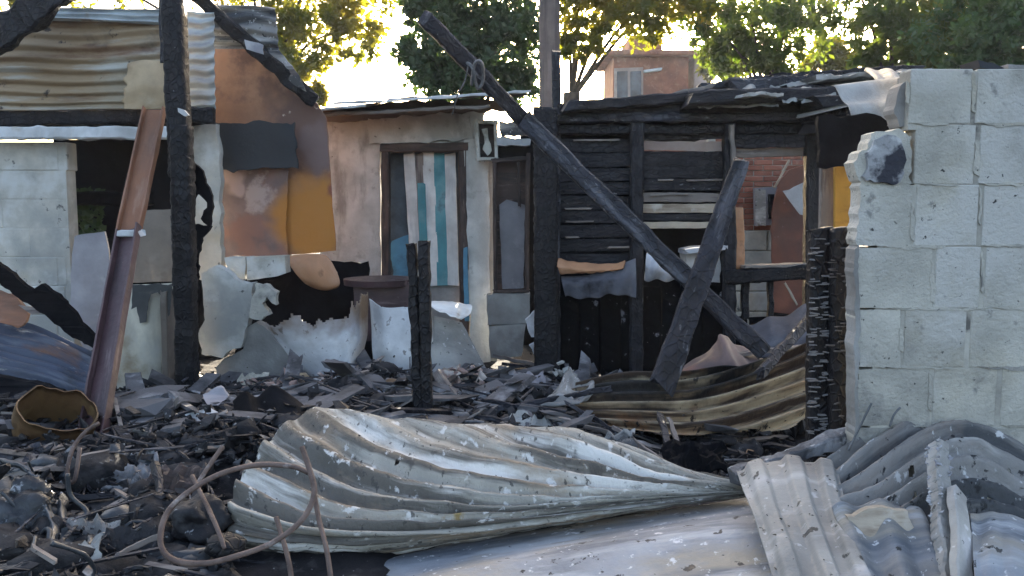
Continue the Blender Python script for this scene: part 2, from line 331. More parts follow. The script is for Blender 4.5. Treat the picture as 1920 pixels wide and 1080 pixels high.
m_tan = mat('scorched_tan_sheet', (.40, .30, .19), [((.28, .19, .11), 2, .48, .62), ((.48, .40, .29), 3, .56, .68), ((.08, .05, .035), 7, .66, .7)], .7, bump=(20, .3))
m_burntblue = mat('blue_black_burnt_sheet', (.05, .06, .09), [((.16, .17, .19), 1.6, .52, .64, (.8, 5, 1), .9), ((.20, .085, .03), 1.4, .58, .68, (1, 2, 1), .8), ((.4, .38, .36), 5, .64, .69, (1, 5, 1), .8), ((.015, .015, .018), 2, .5, .62)], .5, .05, bump=(40, .4))
m_tarp = mat('grey_tarpaulin', (.26, .265, .25), [((.13, .13, .135), 4, .48, .62), ((.38, .38, .36), 6, .56, .7)], .8, bump=(20, .4))

def leafmat(name, a, b, tr):
    m = bpy.data.materials.new(name); m.use_nodes = True; nt = m.node_tree; N = nt.nodes; L = nt.links; N.clear()
    out = N.new('ShaderNodeOutputMaterial'); df = N.new('ShaderNodeBsdfPrincipled'); tl = N.new('ShaderNodeBsdfTranslucent'); mx = N.new('ShaderNodeMixShader')
    at = N.new('ShaderNodeAttribute'); at.attribute_name = 'tc'
    nz = N.new('ShaderNodeTexNoise'); nz.inputs['Scale'].default_value = 1.7; nz.inputs['Detail'].default_value = 4; L.new(at.outputs['Vector'], nz.inputs['Vector'])
    r = N.new('ShaderNodeMapRange'); r.inputs[1].default_value = .3; r.inputs[2].default_value = .7; L.new(nz.outputs[0], r.inputs[0])
    c = N.new('ShaderNodeMix'); c.data_type = 'RGBA'; c.inputs[6].default_value = (*a, 1); c.inputs[7].default_value = (*b, 1); L.new(r.outputs[0], c.inputs[0])
    c2 = N.new('ShaderNodeMix'); c2.data_type = 'RGBA'; c2.blend_type = 'MULTIPLY'; c2.inputs[0].default_value = 1; c2.inputs[7].default_value = (2.3, 2.0, .6, 1); L.new(c.outputs[2], c2.inputs[6])
    L.new(c.outputs[2], df.inputs['Base Color']); df.inputs['Roughness'].default_value = .5; L.new(c2.outputs[2], tl.inputs[0])
    mx.inputs[0].default_value = tr; L.new(df.outputs[0], mx.inputs[1]); L.new(tl.outputs[0], mx.inputs[2]); L.new(mx.outputs[0], out.inputs[0])
    return m
m_leaf_yel = leafmat('sunlit_leaves', (.08, .11, .02), (.14, .135, .02), .65)
m_leaf_dark = leafmat('dark_leaves', (.025, .055, .028), (.045, .085, .04), .35)
m_leaf_mid = leafmat('mid_green_leaves', (.05, .10, .025), (.09, .12, .035), .5)
m_leaf_cool = leafmat('cool_green_leaves', (.04, .10, .045), (.065, .12, .06), .45)

# ------------------------------------------------------------------ ground: rubble-strewn yard
def H(x, y):
    b = (.35 + .09 * sstep(3.1, 3.8, y) * sstep(.15, -.3, x / max(y, 1)) - (.08 + .07 * (1 - sstep(4.2, 4.6, y))) * sstep(.04, .2, x / max(y, 1)) * sstep(3.3, 3.7, y)) * sstep(1.2, 2.4, y) * (1 - .75 * sstep(5.1, 6.4, y)) * (1 - sstep(5, 7, abs(x)))
    b -= .13 * sstep(-.9, -1.3, x) * sstep(4.2, 4.9, y) * (1 - sstep(5.6, 6.4, y)) if x < 0 else 0
    f = 1 if abs(x) < 7 and y < 9 else 0
    return b + f * (.07 * n3((x, y, 0), 1.7, 3) + .035 * n3((x, y, 0), 5.5, 8) + .015 * n3((x, y, 0), 17, 1))
def build_ground():
    n = 150
    ax = [math.copysign(abs(t) ** 1.0 * 6 + max(0, abs(t) - .75) ** 3 * 60000, t) for t in np.linspace(-1, 1, n)]
    V = []; F = []
    ys = [4.5 + a for a in ax]
    for y in ys:
        for x in ax: V.append((x, y, H(x, y)))
    for j in range(n - 1):
        for i in range(n - 1):
            a = j*n + i; F.append((a, a+1, a+n+1, a+n))
    g = ob('ground', (V, F, V), m_ground, smooth=True); g['kind'] = 'structure'
build_ground()

# ------------------------------------------------------------------ concrete block wall on the right
BW = thing('block_wall', W(1760, 1219, 2.9), 'tall grey concrete block wall with a broken upper corner beside the charred posts', 'wall')
ylines = [128, 233, 346, 462, 579, 690, 800, 912, 1024, 1136, 1216]
xr = [[1702, 1826, 1952, 2085, 2200], [1712, 1832, 1960, 2090, 2200], [1612, 1712, 1838, 1965, 2095, 2200], [1612, 1749, 1842, 1972, 2095, 2200],
      [1612, 1690, 1815, 1945, 2080, 2200], [1612, 1745, 1872, 2003, 2095, 2200], [1612, 1690, 1815, 1945, 2080, 2200], [1612, 1745, 1872, 2003, 2095, 2200],
      [1612, 1690, 1815, 1945, 2080, 2200], [1612, 1745, 1872, 2003, 2095, 2200]]
for r in range(10):
    for a, b in zip(xr[r][:-1], xr[r][1:]):
        g = random.uniform(1.0, 2.0)
        p = W(a + g, ylines[r+1] - g * .8, 2.9); q = W(b - g, ylines[r] + g * .8, 2.9)
        yo = random.uniform(-.0015, .001)
        if a == 1612:
            ob('block', s_panel([(1607 + random.uniform(-3, 4), ylines[r] + 3), (b - g, ylines[r] + 1), (b - g, ylines[r+1] - 1), (1608 + random.uniform(-3, 4), ylines[r+1] - 2)], .085, 4, 8, 2.9 + yo, edges=[1, .6, 1, 4.5]), m_block, BW); continue
        ob('block', s_box((p.x, 2.90 + yo, p.z), (q.x, 2.985, q.z), .003, .0007), m_block, BW)
p = W(1703, 232, 2.9); q = W(2196, 131, 2.9)
mm = MB(); mm.add(s_box((p.x, 2.9018, p.z - .02), (q.x, 2.98, q.z - .004), 0))
p = W(1716, 345, 2.9); q = W(2196, 233, 2.9); mm.add(s_box((p.x, 2.9027, p.z - .02), (q.x, 2.981, q.z + .01), 0))
p = W(1614, 1214, 2.9); q = W(2196, 347, 2.9); mm.add(s_box((p.x, 2.9022, p.z), (q.x, 2.982, q.z), 0))
ob('mortar', mm, m_mortar, BW)
# crumbled block at the broken corner and rough cement end
ob('broken_block', s_panel([(1600, 305), (1628, 268), (1645, 246), (1685, 240), (1709, 256), (1710, 344), (1700, 350), (1662, 347), (1610, 352)], .085, 6, 9, 2.905), m_block, BW)
ob('broken_block', s_panel([(1640, 262), (1662, 252), (1690, 262), (1700, 300), (1682, 345), (1640, 342), (1618, 330), (1626, 296)], .02, 5, 8, 2.888), m_mottle, BW)
ob('broken_block', s_panel([(1684, 172), (1704, 140), (1706, 228), (1712, 240), (1688, 238), (1676, 205)], .085, 4, 8, 2.93), m_cement, BW)
ob('end_render', s_panel([(1603, 468), (1611, 460), (1610, 520), (1613, 600), (1609, 700), (1612, 900), (1612, 1218), (1604, 1218), (1603, 900)], .08, 3.0, 9, 2.894), m_cement, BW)
mm = MB(); rw = random.Random(11)
for r in range(10):
    for a in xr[r]:
        if a > 1620 and rw.random() < .75:
            y0 = ylines[r] + rw.uniform(0, 40); y1 = ylines[r+1] - rw.uniform(0, 40); w_ = rw.uniform(3, 8)
            mm.add(s_panel([(a - w_ * .5, y0), (a + w_ * .5, y0 + 4), (a + w_ * rw.uniform(.3, .7), y1), (a - w_ * .6, y1 - 5)], .006, 3.5, 7, 2.8965))
    x = xr[r][0] + rw.uniform(0, 60)
    while x < 2100 and r < 9:
        L_ = rw.uniform(60, 190); h = rw.uniform(3, 7); yy = ylines[r+1]
        if rw.random() < .8: mm.add(s_panel([(x, yy - h * .4), (x + L_ * .5, yy - h * rw.uniform(.3, .8)), (x + L_, yy - 2), (x + L_ * .95, yy + h * .4), (x + L_ * .4, yy + h * rw.uniform(.3, .9))], .006, 3.5, 8, 2.8962))
        x += L_ + rw.uniform(10, 70)
ob('mortar_smear', mm, m_block, BW)['kind'] = 'stuff'
T(ob('slate_fragment', s_panel([(1834, 112, 2.93), (1862, 118, 2.93), (1884, 128, 2.93), (1862, 131, 2.93), (1838, 126, 2.93)], .12, 2), m_slate), 'dark slate sliver lying on top of the grey block wall', 'slate fragment')
T(ob('tile_fragment', s_panel([(1890, 120, 2.92), (1922, 122, 2.92), (1922, 133, 2.92), (1892, 131, 2.92)], .1, 2), m_palemetal), 'pale cement lump on top of the block wall beside the slate sliver', 'cement lump')

# two alligator-charred posts at the wall's end
T(ob('charred_post', s_beam(W(1537, 428, 3.25), W(1530, 1150, 3.25), .078, .085, seg=230, jit=.0018, groove=.05, pitch=.05), m_char, smooth=True), 'charred post cracked into square scales with pale ash edges, next to the wooden house', 'post', 'paired charred posts at the block wall')
T(ob('charred_post', s_beam(W(1573, 432, 3.2), W(1566, 1150, 3.2), .070, .09, seg=230, jit=.0018, groove=.04, pitch=.06), m_char, smooth=True), 'blacker charred post touching the end of the grey block wall', 'post', 'paired charred posts at the block wall')
def scales(n, pts, w_, d, yf, parent, big=1):
    mb = MB()
    for k in range(n):
        t = random.random(); e = random.choice((-1, -1, 1, 1, 0)); x = pts[0][0] + (pts[1][0] - pts[0][0]) * t + e * w_ * random.uniform(.25, .42); y = pts[0][1] + (pts[1][1] - pts[0][1]) * t
        L = random.uniform(3, 9) * big; mb.add(s_px((x - L, y + random.uniform(-1, 1), yf), (x + L, y + random.uniform(-2, 1), yf), random.uniform(1.5, 3.2), .008, seg=3, jit=.0015, rag=.004))
    ob('ash_scale', mb, m_ash, parent)['kind'] = 'stuff'
for o_ in [o for o in COL.objects if o.name.startswith('charred_post')]:
    f = o_.name == 'charred_post'
    scales(95 if f else 34, ((1538, 440), (1531, 860)) if f else ((1573, 445), (1568, 860)), 34, 0, 3.203 if f else 3.15, o_)
T(ob('yellow_board', s_px((1581, 308, 3.75), (1578, 1060, 3.75), 38, .02, seg=10), m_yellow), 'upright yellow painted board showing above the charred posts', 'board')
T(ob('weathered_board', s_px((1549, 312, 3.8), (1546, 1060, 3.8), 26, .025, seg=10), m_woodgrey), 'narrow upright brown-grey board beside the yellow board', 'board')
T(ob('soot_board', s_panel([(1535, 218), (1640, 214), (1694, 238), (1680, 250), (1640, 262), (1606, 304), (1602, 316), (1538, 314)], .03, 4, 12, 3.6), m_soot), 'black burnt board under the roof corner above the yellow board', 'board')

# ------------------------------------------------------------------ burnt wooden house in the middle
D = 6.0
WH = thing('wooden_house', W(1290, 800, D), 'burnt wooden house with black horizontal planks and an empty window opening', 'house')
ob('corner_post', s_px((1022, 205, 5.85), (1024, 790, 5.85), 44, .12, seg=120, groove=.07, pitch=.07, jit=.003), m_char, WH, True)
ob('post', s_px((1043, 95, 6.05), (1042, 790, 6.05), 16, .06, seg=30), m_charblue, WH)
for x0, x1, w_ in ((1194, 1192, 24), (1367, 1366, 22), (1524, 1519, 28)):
    ob('post', s_px((x0, 232, D), (x1, 780, D), w_, .09, seg=40, jit=.005), m_charsoft, WH)
ob('top_beam', s_px((1045, 222, D - .03), (1560, 219, D - .03), 17, .08, seg=40, jit=.006), m_charblue, WH)
ob('top_beam', s_px((1048, 243, D + .02), (1545, 243, D + .02), 17, .07, seg=40, jit=.006), m_char, WH)
ob('fascia_board', s_px((1050, 205, D), (1600, 199, D), 20, .05, seg=40, jit=.008), m_charsoft, WH)
y = 259
for k in range(9):
    h = random.uniform(25, 28.5)
    z0, z1 = random.uniform(-1.5, 1.5), random.uniform(-1.5, 1.5)
    ob('plank', s_px((1050, y + h/2 + z0, D + .05), (1188, y + h/2 + z1, D + .05 + random.uniform(-.01, .03)), h - random.uniform(1.5, 4), .018, seg=14, jit=.003), m_charsoft, WH); y += h + .4
mid = [(252, 18, 'b'), (273, 17, 'p'), (296, 26, 'c'), (322, 24, 'c'), (347, 22, 'c'), (369, 17, 'g'), (390, 17, 'w'), (407, 12, 'c'), (421, 12, 'w')]  # pinkish strip stands in for the far background seen through the gap
for yc, h, k in mid:
    m_ = {'c': m_charsoft, 'p': m_farplaster, 'g': m_woodgrey, 'w': m_beige, 'b': m_charblue}[k]
    ob('plank', s_px((1204, yc + random.uniform(-1, 1), D + .05), (1358, yc + random.uniform(-2, 2), D + .06), h, .018, seg=14, jit=.003), m_, WH)
for yc, x0, x1 in ((263, 1075, 1160), (338, 1235, 1262), (338, 1290, 1355), (365, 1222, 1290), (392, 1060, 1108), (416, 1062, 1110), (445, 1062, 1085), (464, 1140, 1187)):
    ob('gap_light_strip', s_px((x0, yc, D + .028), (x1, yc - 1, D + .028), 3.2, .012, seg=6, jit=.002), m_woodgrey, WH)  # pale strips painting the light that shows along gaps and plank edges
ob('sky_gap_cover', s_panel([(1046, 206), (1545, 206), (1545, 256), (1366, 254), (1360, 249), (1200, 247), (1195, 253), (1046, 254)], .03, 2, 14, D + .3), m_soot, WH)  # black panel added behind the beams to cover bright sky gaps
p = W(1030, 244, 6.35); q = W(1368, 240, 6.35); ob('shade_ceiling', s_box((p.x, 6.36, p.z), (q.x, 7.7, p.z + .03), 0), m_soot, WH)  # unseen, added to darken these bays; window bay left open to light
ob('header_board', s_px((1378, 265, D + .02), (1512, 264, D + .02), 25, .03, seg=12), m_charblue, WH)
ob('header_board', s_px((1378, 287, D + .06), (1512, 285, D + .06), 16, .03, seg=12), m_woodgrey, WH)
ob('window_rail', s_px((1358, 520, D - .04), (1516, 508, D - .04), 27, .09, seg=30, jit=.006), m_char, WH)
ob('window_sill', s_px((1392, 500, D - .02), (1512, 495, D - .02), 5, .12, seg=10, jit=.003), m_woodgrey, WH)
ob('stud', s_px((1397, 520, D), (1397, 600, D), 13, .05, seg=10), m_char, WH)
ob('stud', s_px((1444, 518, D), (1444, 600, D), 11, .05, seg=10), m_char, WH)
ob('window_mullion', s_px((1371, 236, D - .06), (1376, 310, D - .06), 9, .05, seg=10), m_woodgrey, WH)
ob('window_jamb', s_px((1383, 388, D + .1), (1387, 505, D + .1), 17, .05, seg=12), m_peach, WH)
# lower black cladding
for k, (xa, xb) in enumerate(((1048, 1086), (1087, 1124), (1125, 1163), (1164, 1200), (1201, 1238), (1239, 1275), (1276, 1316), (1317, 1360))):
    ob('lower_board', s_px(((xa + xb)/2, 536 + random.uniform(-8, 8), D + .16), ((xa + xb)/2, 800, D + .16), xb - xa - 1.5, .02, seg=14, jit=.004), m_flecks, WH)
for k, (xa, xb) in enumerate(((1361, 1402), (1403, 1440), (1441, 1478), (1479, 1518))):
    ob('lower_board', s_px(((xa + xb)/2, 592 + random.uniform(-6, 6), D + .1), ((xa + xb)/2, 800, D + .1), xb - xa - 1.5, .02, seg=14, jit=.004), m_soot, WH)
ob('interior_partition', s_panel([(1205, 398), (1362, 398), (1362, 700), (1205, 700)], .04, 0, 14, 6.9), m_soot, WH)  # top edge raised to block sun leaking through the middle bay
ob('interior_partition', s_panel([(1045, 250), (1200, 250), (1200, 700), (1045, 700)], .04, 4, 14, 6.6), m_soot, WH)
ob('interior_partition', s_panel([(1200, 285), (1368, 285), (1368, 412), (1200, 412)], .04, 0, 14, 6.6), m_soot, WH)  # reaches down over the lower partition to close the sun leak
# roof: burnt layers rising to the back
for (x0, y0, x1, y1, h, d, m_) in ((1048, 208, 1340, 185, 20, 6.1, m_charsoft), (1280, 192, 1570, 182, 24, 5.95, m_charsoft), (1200, 197, 1310, 173, 8, 6.3, m_woodgrey),
        (1300, 172, 1480, 152, 14, 6.5, m_charblue), (1345, 168, 1500, 162, 22, 6.4, m_charblue), (1430, 154, 1690, 137, 12, 6.7, m_char), (1440, 166, 1700, 150, 22, 6.6, m_zincsoot),
        (1470, 182, 1700, 172, 18, 6.3, m_charblue), (1500, 200, 1700, 190, 22, 5.9, m_charsoft), (1540, 216, 1700, 212, 20, 5.6, m_charsoft), (1540, 236, 1690, 232, 24, 5.3, m_soot), (1352, 188, 1424, 186, 6, 5.85, m_palemetal),
        (1550, 206, 1640, 196, 6, 5.5, m_palemetal), (1500, 158, 1668, 146, 8, 6.2, m_palemetal), (1590, 176, 1690, 172, 9, 5.9, m_palemetal)):
    ob('roof_board', s_px((x0, y0, d), (x1, y1, d + .1), h, .55, seg=24, jit=.006 if y0 > 184 else .011, rag=.05), m_, WH)
ob('roof_sheet', s_patch([[(1340, 178, 6.1), (1400, 160, 6.2), (1440, 168, 6.2), (1500, 160, 6.2)], [(1350, 190, 5.9), (1410, 176, 5.9), (1440, 186, 5.9), (1500, 176, 6.0)]], 30, 10, lambda u, v: .02 * math.sin(u * 19 + v * 3)), m_tarp, WH, True)
ob('roof_sheet', s_patch([[(1440, 158, 6.3), (1500, 150, 6.3), (1570, 146, 6.3), (1650, 142, 6.3)], [(1450, 176, 5.9), (1510, 172, 5.9), (1580, 166, 5.9), (1660, 160, 5.8)], [(1470, 192, 5.7), (1530, 190, 5.7), (1590, 186, 5.6), (1670, 182, 5.5)]], 60, 24, lambda u, v: .04 * n3((u * 7, v * 5, 3)) + .015 * n3((u * 21, v * 12, 3)), lambda u, v: n3((u * 9, v * 5, 31)) > .28), m_tarp, WH, True)
ob('roof_sheet', s_patch([[(1290, 182, 6.1), (1350, 170, 6.1), (1440, 176, 6.1)], [(1300, 192, 5.9), (1360, 186, 5.9), (1450, 188, 5.9)], [(1310, 202, 5.75), (1370, 198, 5.75), (1460, 200, 5.75)]], 40, 16, lambda u, v: .03 * n3((u * 7, v * 5, 13)), lambda u, v: n3((u * 8, v * 5, 3)) > .3), m_zincsoot, WH, True)
ob('roof_sheet', s_patch([[(1620, 132, 6.0), (1650, 128, 5.9), (1690, 140, 5.6)], [(1640, 148, 5.4), (1668, 152, 5.3), (1690, 160, 5.2)], [(1660, 190, 5.0), (1675, 196, 5.0), (1690, 200, 4.9)]], 20, 14, lambda u, v: .015 * math.sin(u * 11)), m_palemetal, WH, True)
T(ob('ridge_sheet', s_patch([[(1560, 160, 4.2), (1640, 150, 4.2), (1706, 142, 3.6)], [(1590, 200, 4.0), (1650, 192, 3.9), (1700, 186, 3.4)], [(1600, 240, 3.9), (1650, 238, 3.8), (1690, 236, 3.3)]], 24, 16, lambda u, v: .012 * math.sin(v * 14)), m_cement, None, True), 'dark grey roof felt draped against the broken top corner of the block wall', 'roof felt')

# things caught in the house front
T(ob('peach_mat', s_patch([[(1046, 484, 5.82), (1090, 492, 5.85), (1150, 494, 5.85), (1172, 488, 5.85)], [(1046, 500, 5.76), (1090, 506, 5.8), (1140, 506, 5.8), (1168, 502, 5.8)], [(1050, 514, 5.8), (1090, 513, 5.82), (1130, 510, 5.82), (1160, 506, 5.82)]], 30, 10, lambda u, v: .01 * n3((u * 9, v * 5, 0)), th=.02), m_peach, None, True), 'scorched peach foam mat crushed on the ledge below the black planks', 'mat')
T(ob('sooty_cloth', s_patch([[(1052, 518, 5.86), (1100, 516, 5.86), (1150, 500, 5.86), (1192, 484, 5.86)], [(1054, 532, 5.78), (1100, 530, 5.78), (1150, 524, 5.78), (1193, 520, 5.8)], [(1060, 556, 5.8), (1105, 560, 5.8), (1150, 552, 5.8), (1192, 558, 5.8)]], 40, 24, lambda u, v: .02 * math.sin(u * 24 + 3 * v) * v, th=.006), m_cloth, None, True), 'dark grey sooty cloth hanging over the ledge under the peach mat', 'cloth')
T(ob('white_cloth', s_patch([[(1212, 476, 5.9), (1232, 478, 5.88), (1262, 500, 5.9)], [(1210, 500, 5.82), (1236, 505, 5.8), (1270, 514, 5.85)], [(1208, 526, 5.86), (1240, 526, 5.86), (1276, 526, 5.88)]], 20, 20, lambda u, v: .015 * math.sin(u * 13 + v * 6), th=.006), m_wcloth, None, True), 'crumpled white cloth on the sill behind the fallen diagonal beam', 'cloth')
wb = thing('white_tub', W(1315, 530, 6.1), 'dirty white plastic tub on the sill behind the leaning scorched plank', 'tub')
ob('tub_body', s_panel([(1284, 470), (1352, 463), (1350, 530), (1290, 530)], .22, 2, 10, 6.1), m_white, wb); ob('tub_rim', s_px((1280, 470, 6.08), (1356, 462, 6.08), 9, .26, seg=8), m_wcloth, wb)

# back yard wall seen through the window
BK = thing('back_wall', W(1440, 800, 8.4), 'far wall of red bricks over cream blocks seen through the empty window', 'wall')
for r in range(18):
    yy = 249 + r * 10.2
    for c in range(-1, 5):
        x = 1360 + c * 36 + (18 if r % 2 else 0)
        p = W(x, yy + 9.2, 8.4); q = W(x + 34.5, yy, 8.4)
        ob('brick', s_box((p.x, 8.4 + random.uniform(-.006, .006), p.z), (q.x, 8.5, q.z), .005), m_brick, BK)
for r in range(5):
    for c in range(2):
        x = 1340 + c * 100 - (50 if r % 2 else 0); y0 = 433 + r * 38
        p = W(x, y0 + 36.5, 8.38); q = W(x + 98, y0, 8.38)
        ob('block', s_box((p.x, 8.38, p.z), (q.x, 8.5, q.z), .008), m_wblock, BK)
p = W(1320, 630, 8.4); q = W(1600, 246, 8.4); ob('mortar', s_box((p.x, 8.41, p.z), (q.x, 8.49, q.z), 0), m_mortar, BK)
T(ob('red_brown_panel', s_panel([(1448, 400), (1462, 340), (1480, 318), (1540, 300), (1545, 640), (1446, 640)], .03, 3, 16, 7.9), m_redsheet), 'torn red-brown panel standing in front of the far brick wall', 'panel')
T(ob('torn_sheet', s_panel([(1468, 358), (1512, 340), (1512, 405), (1500, 402)], .01, 3, 10, 7.7), m_wcloth), 'pale torn triangular sheet hanging inside the window opening', 'sheet')
eb = thing('electric_box', W(1440, 424, 8.2), 'open grey electric box fixed to the far red bricks', 'electric box')
ob('box_back', s_panel([(1418, 352), (1464, 350), (1463, 420), (1420, 424)], .12, 0, 10, 8.25), m_lilac, eb)
ob('box_door', s_panel([(1416, 354, 8.15), (1436, 356, 8.05), (1436, 424, 8.05), (1417, 418, 8.15)], .012, 0), m_palemetal, eb)
ob('breaker', s_panel([(1443, 364), (1452, 364), (1452, 410), (1443, 410)], .05, 0, 10, 8.2), m_soot, eb)
T(ob('thin_stick', s_px((1452, 350, 7.5), (1480, 300, 7.6), 4, .015, seg=8), m_beige), 'thin pale stick slanting across the empty window opening', 'stick')
T(ob('fallen_lath', s_px((1472, 532, 7.4), (1494, 572, 7.3), 4, .015, seg=8), m_beige), 'short pale lath slanting below the window rail', 'lath')

# fallen beams across the house front
T(ob('charred_pole', s_beam(W(795, 32, 5.0), W(992, 236, 5.45), .095, .08, seg=50, jit=.004, taper=.95, rag=.03), m_charblue), 'charred roof pole slanting up over the plaster house against the trees', 'pole')
T(ob('fallen_beam', s_beam(W(984, 226, 5.35), W(1432, 662, 4.55), .112, .085, seg=70, jit=.004, taper=.85), m_charblue), 'long charred beam fallen diagonally across the wooden house', 'beam')
T(ob('leaning_plank', s_beam(W(1388, 306, 4.75), W(1242, 724, 4.35), .092, .035, seg=70, jit=.0035, taper=1.5, rag=.04), m_charblue), 'scorched blue-grey plank leaning across the long fallen beam', 'plank')
T(ob('leaning_rafter', s_beam(W(1530, 584, 4.7), W(1425, 700, 4.2), .05, .04, seg=30, jit=.004, rag=.03), m_charblue), 'short scorched rafter leaning on the charred post above the rusty sheet', 'rafter')
T(ob('wire_loop', s_tube([W(884, 160, 5.1), W(890, 120, 5.05), W(903, 118, 5.05), (W(906, 150, 5.1)), W(895, 165, 5.1), W(886, 128, 5.06), W(876, 118, 5.1)], .010, 6), m_wire, None, True), 'grey wire knotted round the slanting charred roof pole', 'wire')
T(ob('hanging_string', s_tube([W(878, 118, 5.1), W(872, 150, 5.1), W(858, 178, 5.1), W(848, 215, 5.15)], .004, 5), m_wire, None, True), 'thin string hanging from the slanting charred roof pole', 'string')
T(ob('utility_pole', s_beam(W(1030, -260, 9.4), W(1030, 690, 9.4), .21, .21, seg=30, jit=.004), m_pole, None, True), 'weathered brown utility pole rising behind the two houses', 'pole')

# ------------------------------------------------------------------ plaster house in the centre
D2 = 7.6
PH = thing('plaster_house', W(770, 700, D2), 'dirty cream plaster house with a striped door and thin white roof sheet', 'house')
ob('wall', s_panel([(600, 236), (640, 214), (905, 206), (908, 246), (930, 250), (932, 705), (882, 705), (880, 276), (712, 276), (716, 705), (600, 705)], .16, 1.5, 18, D2), m_plaster, PH)
ob('wall_lintel', s_panel([(690, 222), (880, 214), (886, 262), (692, 270)], .04, 3, 12, D2 - .05), m_plaster, PH)
ob('pier', s_panel([(870, 262), (916, 258), (921, 700), (884, 700)], .06, 2, 14, D2 - .07), m_plaster, PH)
ob('gable_board', s_panel([(598, 206), (760, 190), (960, 186), (962, 206), (800, 214), (600, 232)], .05, 4, 12, D2 - .03), m_taupe, PH)
for (x0, y0, x1, y1, h, m_, dd) in ((648, 193, 992, 172, 6, m_white, 7.3), (585, 208, 700, 196, 6, m_white, 7.25), (610, 214, 920, 198, 8, m_woodgrey, 7.4), (740, 186, 985, 178, 6, m_woodgrey, 7.5)):
    ob('roof_sheet', s_beam(W(x0, y0, dd), W(x1, y1, dd), .9, h * dd / FPX * .7, seg=24, jit=.006, up=(0, -.12, 1)), m_, PH)
ob('door_frame', s_px((724, 276, D2 - .02), (724, 705, D2 - .02), 15, .1, seg=10), m_brownwood, PH)
ob('door_frame', s_px((868, 276, D2 - .02), (872, 705, D2 - .02), 17, .1, seg=10), m_brownwood, PH)
ob('door_frame', s_px((716, 278, D2 - .025), (878, 276, D2 - .025), 16, .1, seg=10), m_brownwood, PH)
dr = ob('door', s_panel([(731, 284), (864, 284), (864, 702), (731, 702)], .025, 0, 10, D2 + .12), m_ddark, PH)
for x0, x1, m_, w_ in ((767, 783, m_dwhite, 21), (786, 797, m_woodgrey, 15), (803, 813, m_dwhite, 22), (823, 830, m_dteal, 21), (843, 850, m_dwhite, 22)):
    ob('plank', s_px((x0, 288, D2 + .05), (x1, 534, D2 + .05), w_, .02, seg=10, jit=.002), m_, dr)
ob('plank', s_px((790, 345, D2 + .035), (797, 534, D2 + .035), 15, .02, seg=8, jit=.002), m_dteal, dr)
ob('lower_panel', s_panel([(735, 452), (766, 440), (768, 560), (734, 560)], .02, 5, 9, D2 + .09), m_dblue, PH)
ob('kick_board', s_panel([(800, 536), (862, 534), (862, 640), (800, 640)], .02, 2, 12, D2 + .08), m_cement, PH)
ob('door_edge', s_px((872, 466, D2 - .09), (876, 600, D2 - .09), 9, .02, seg=8), m_dblue, PH)
WN = thing('side_window', W(960, 548, 7.3), 'narrow brown-framed window half blocked by a lilac-grey board beside the pier', 'window')
for a in (((927, 298, 7.3), (929, 548, 7.3), 7), ((990, 290, 7.3), (988, 548, 7.3), 8), ((924, 302, 7.3), (992, 296, 7.3), 8), ((925, 546, 7.3), (990, 546, 7.3), 6)):
    ob('frame', s_px(a[0], a[1], a[2], .07, seg=10), m_brownwood, WN)
ob('pane', s_panel([(936, 384), (950, 374), (984, 384), (982, 540), (942, 542)], .015, 1.5, 12, 7.33), m_lilac, WN)
ob('back_panel', s_panel([(926, 298), (994, 296), (992, 552), (926, 552)], .02, 0, 14, 7.40), m_brownwood, WN)  # brown panel extended full height to block bright sky behind the frame
ob('mullion', s_px((972, 306, 7.28), (974, 385, 7.28), 6, .03, seg=8), m_brownwood, WN)
T(ob('lintel_slab', s_panel([(930, 256), (996, 260), (994, 272), (932, 272)], .12, 3, 8, 7.28), m_white), 'chipped white slab above the narrow brown-framed window', 'lintel')
T(ob('window_head_board', s_panel([(930, 273), (996, 273), (994, 298), (930, 298)], .1, 2, 12, 7.4), m_soot), 'black burnt board between the chipped white slab and the narrow window', 'board')
T(ob('eave_debris', s_panel([(935, 226), (985, 236), (1000, 252), (940, 255)], .1, 5, 9, 7.25), m_zincsoot), 'crumpled sooty tin wedged above the chipped white slab', 'tin')
fb = thing('footing_blocks', W(950, 690, 7.2), 'grey concrete footing with two smooth blocks under the narrow window', 'footing')
ob('block', s_panel([(912, 554), (994, 550), (992, 606), (914, 610)], .15, 1.5, 14, 7.2), m_cement, fb)
ob('block', s_panel([(916, 612), (986, 608), (978, 668), (920, 672)], .15, 2, 12, 7.2), m_cement, fb)
mb_ = thing('meter_box', W(912, 300, 7.35), 'white electric meter box with a gutted interior on the plaster pier', 'meter box')
ob('box_back', s_panel([(892, 226), (931, 230), (932, 298), (894, 300)], .02, 0, 10, 7.42), m_brownwood, mb_)
for a in (((894, 226, 7.36), (897, 302, 7.36), 7), ((929, 228, 7.36), (931, 300, 7.36), 6), ((893, 228, 7.36), (932, 230, 7.36), 6), ((894, 299, 7.36), (934, 298, 7.36), 6)):
    ob('frame', s_px(a[0], a[1], a[2], .1, seg=6, jit=.002), m_meter, mb_)
ob('meter', s_panel([(903, 242), (914, 240), (916, 262), (922, 282), (914, 292), (905, 280), (908, 262)], .04, 2, 6, 7.37), m_meter, mb_)

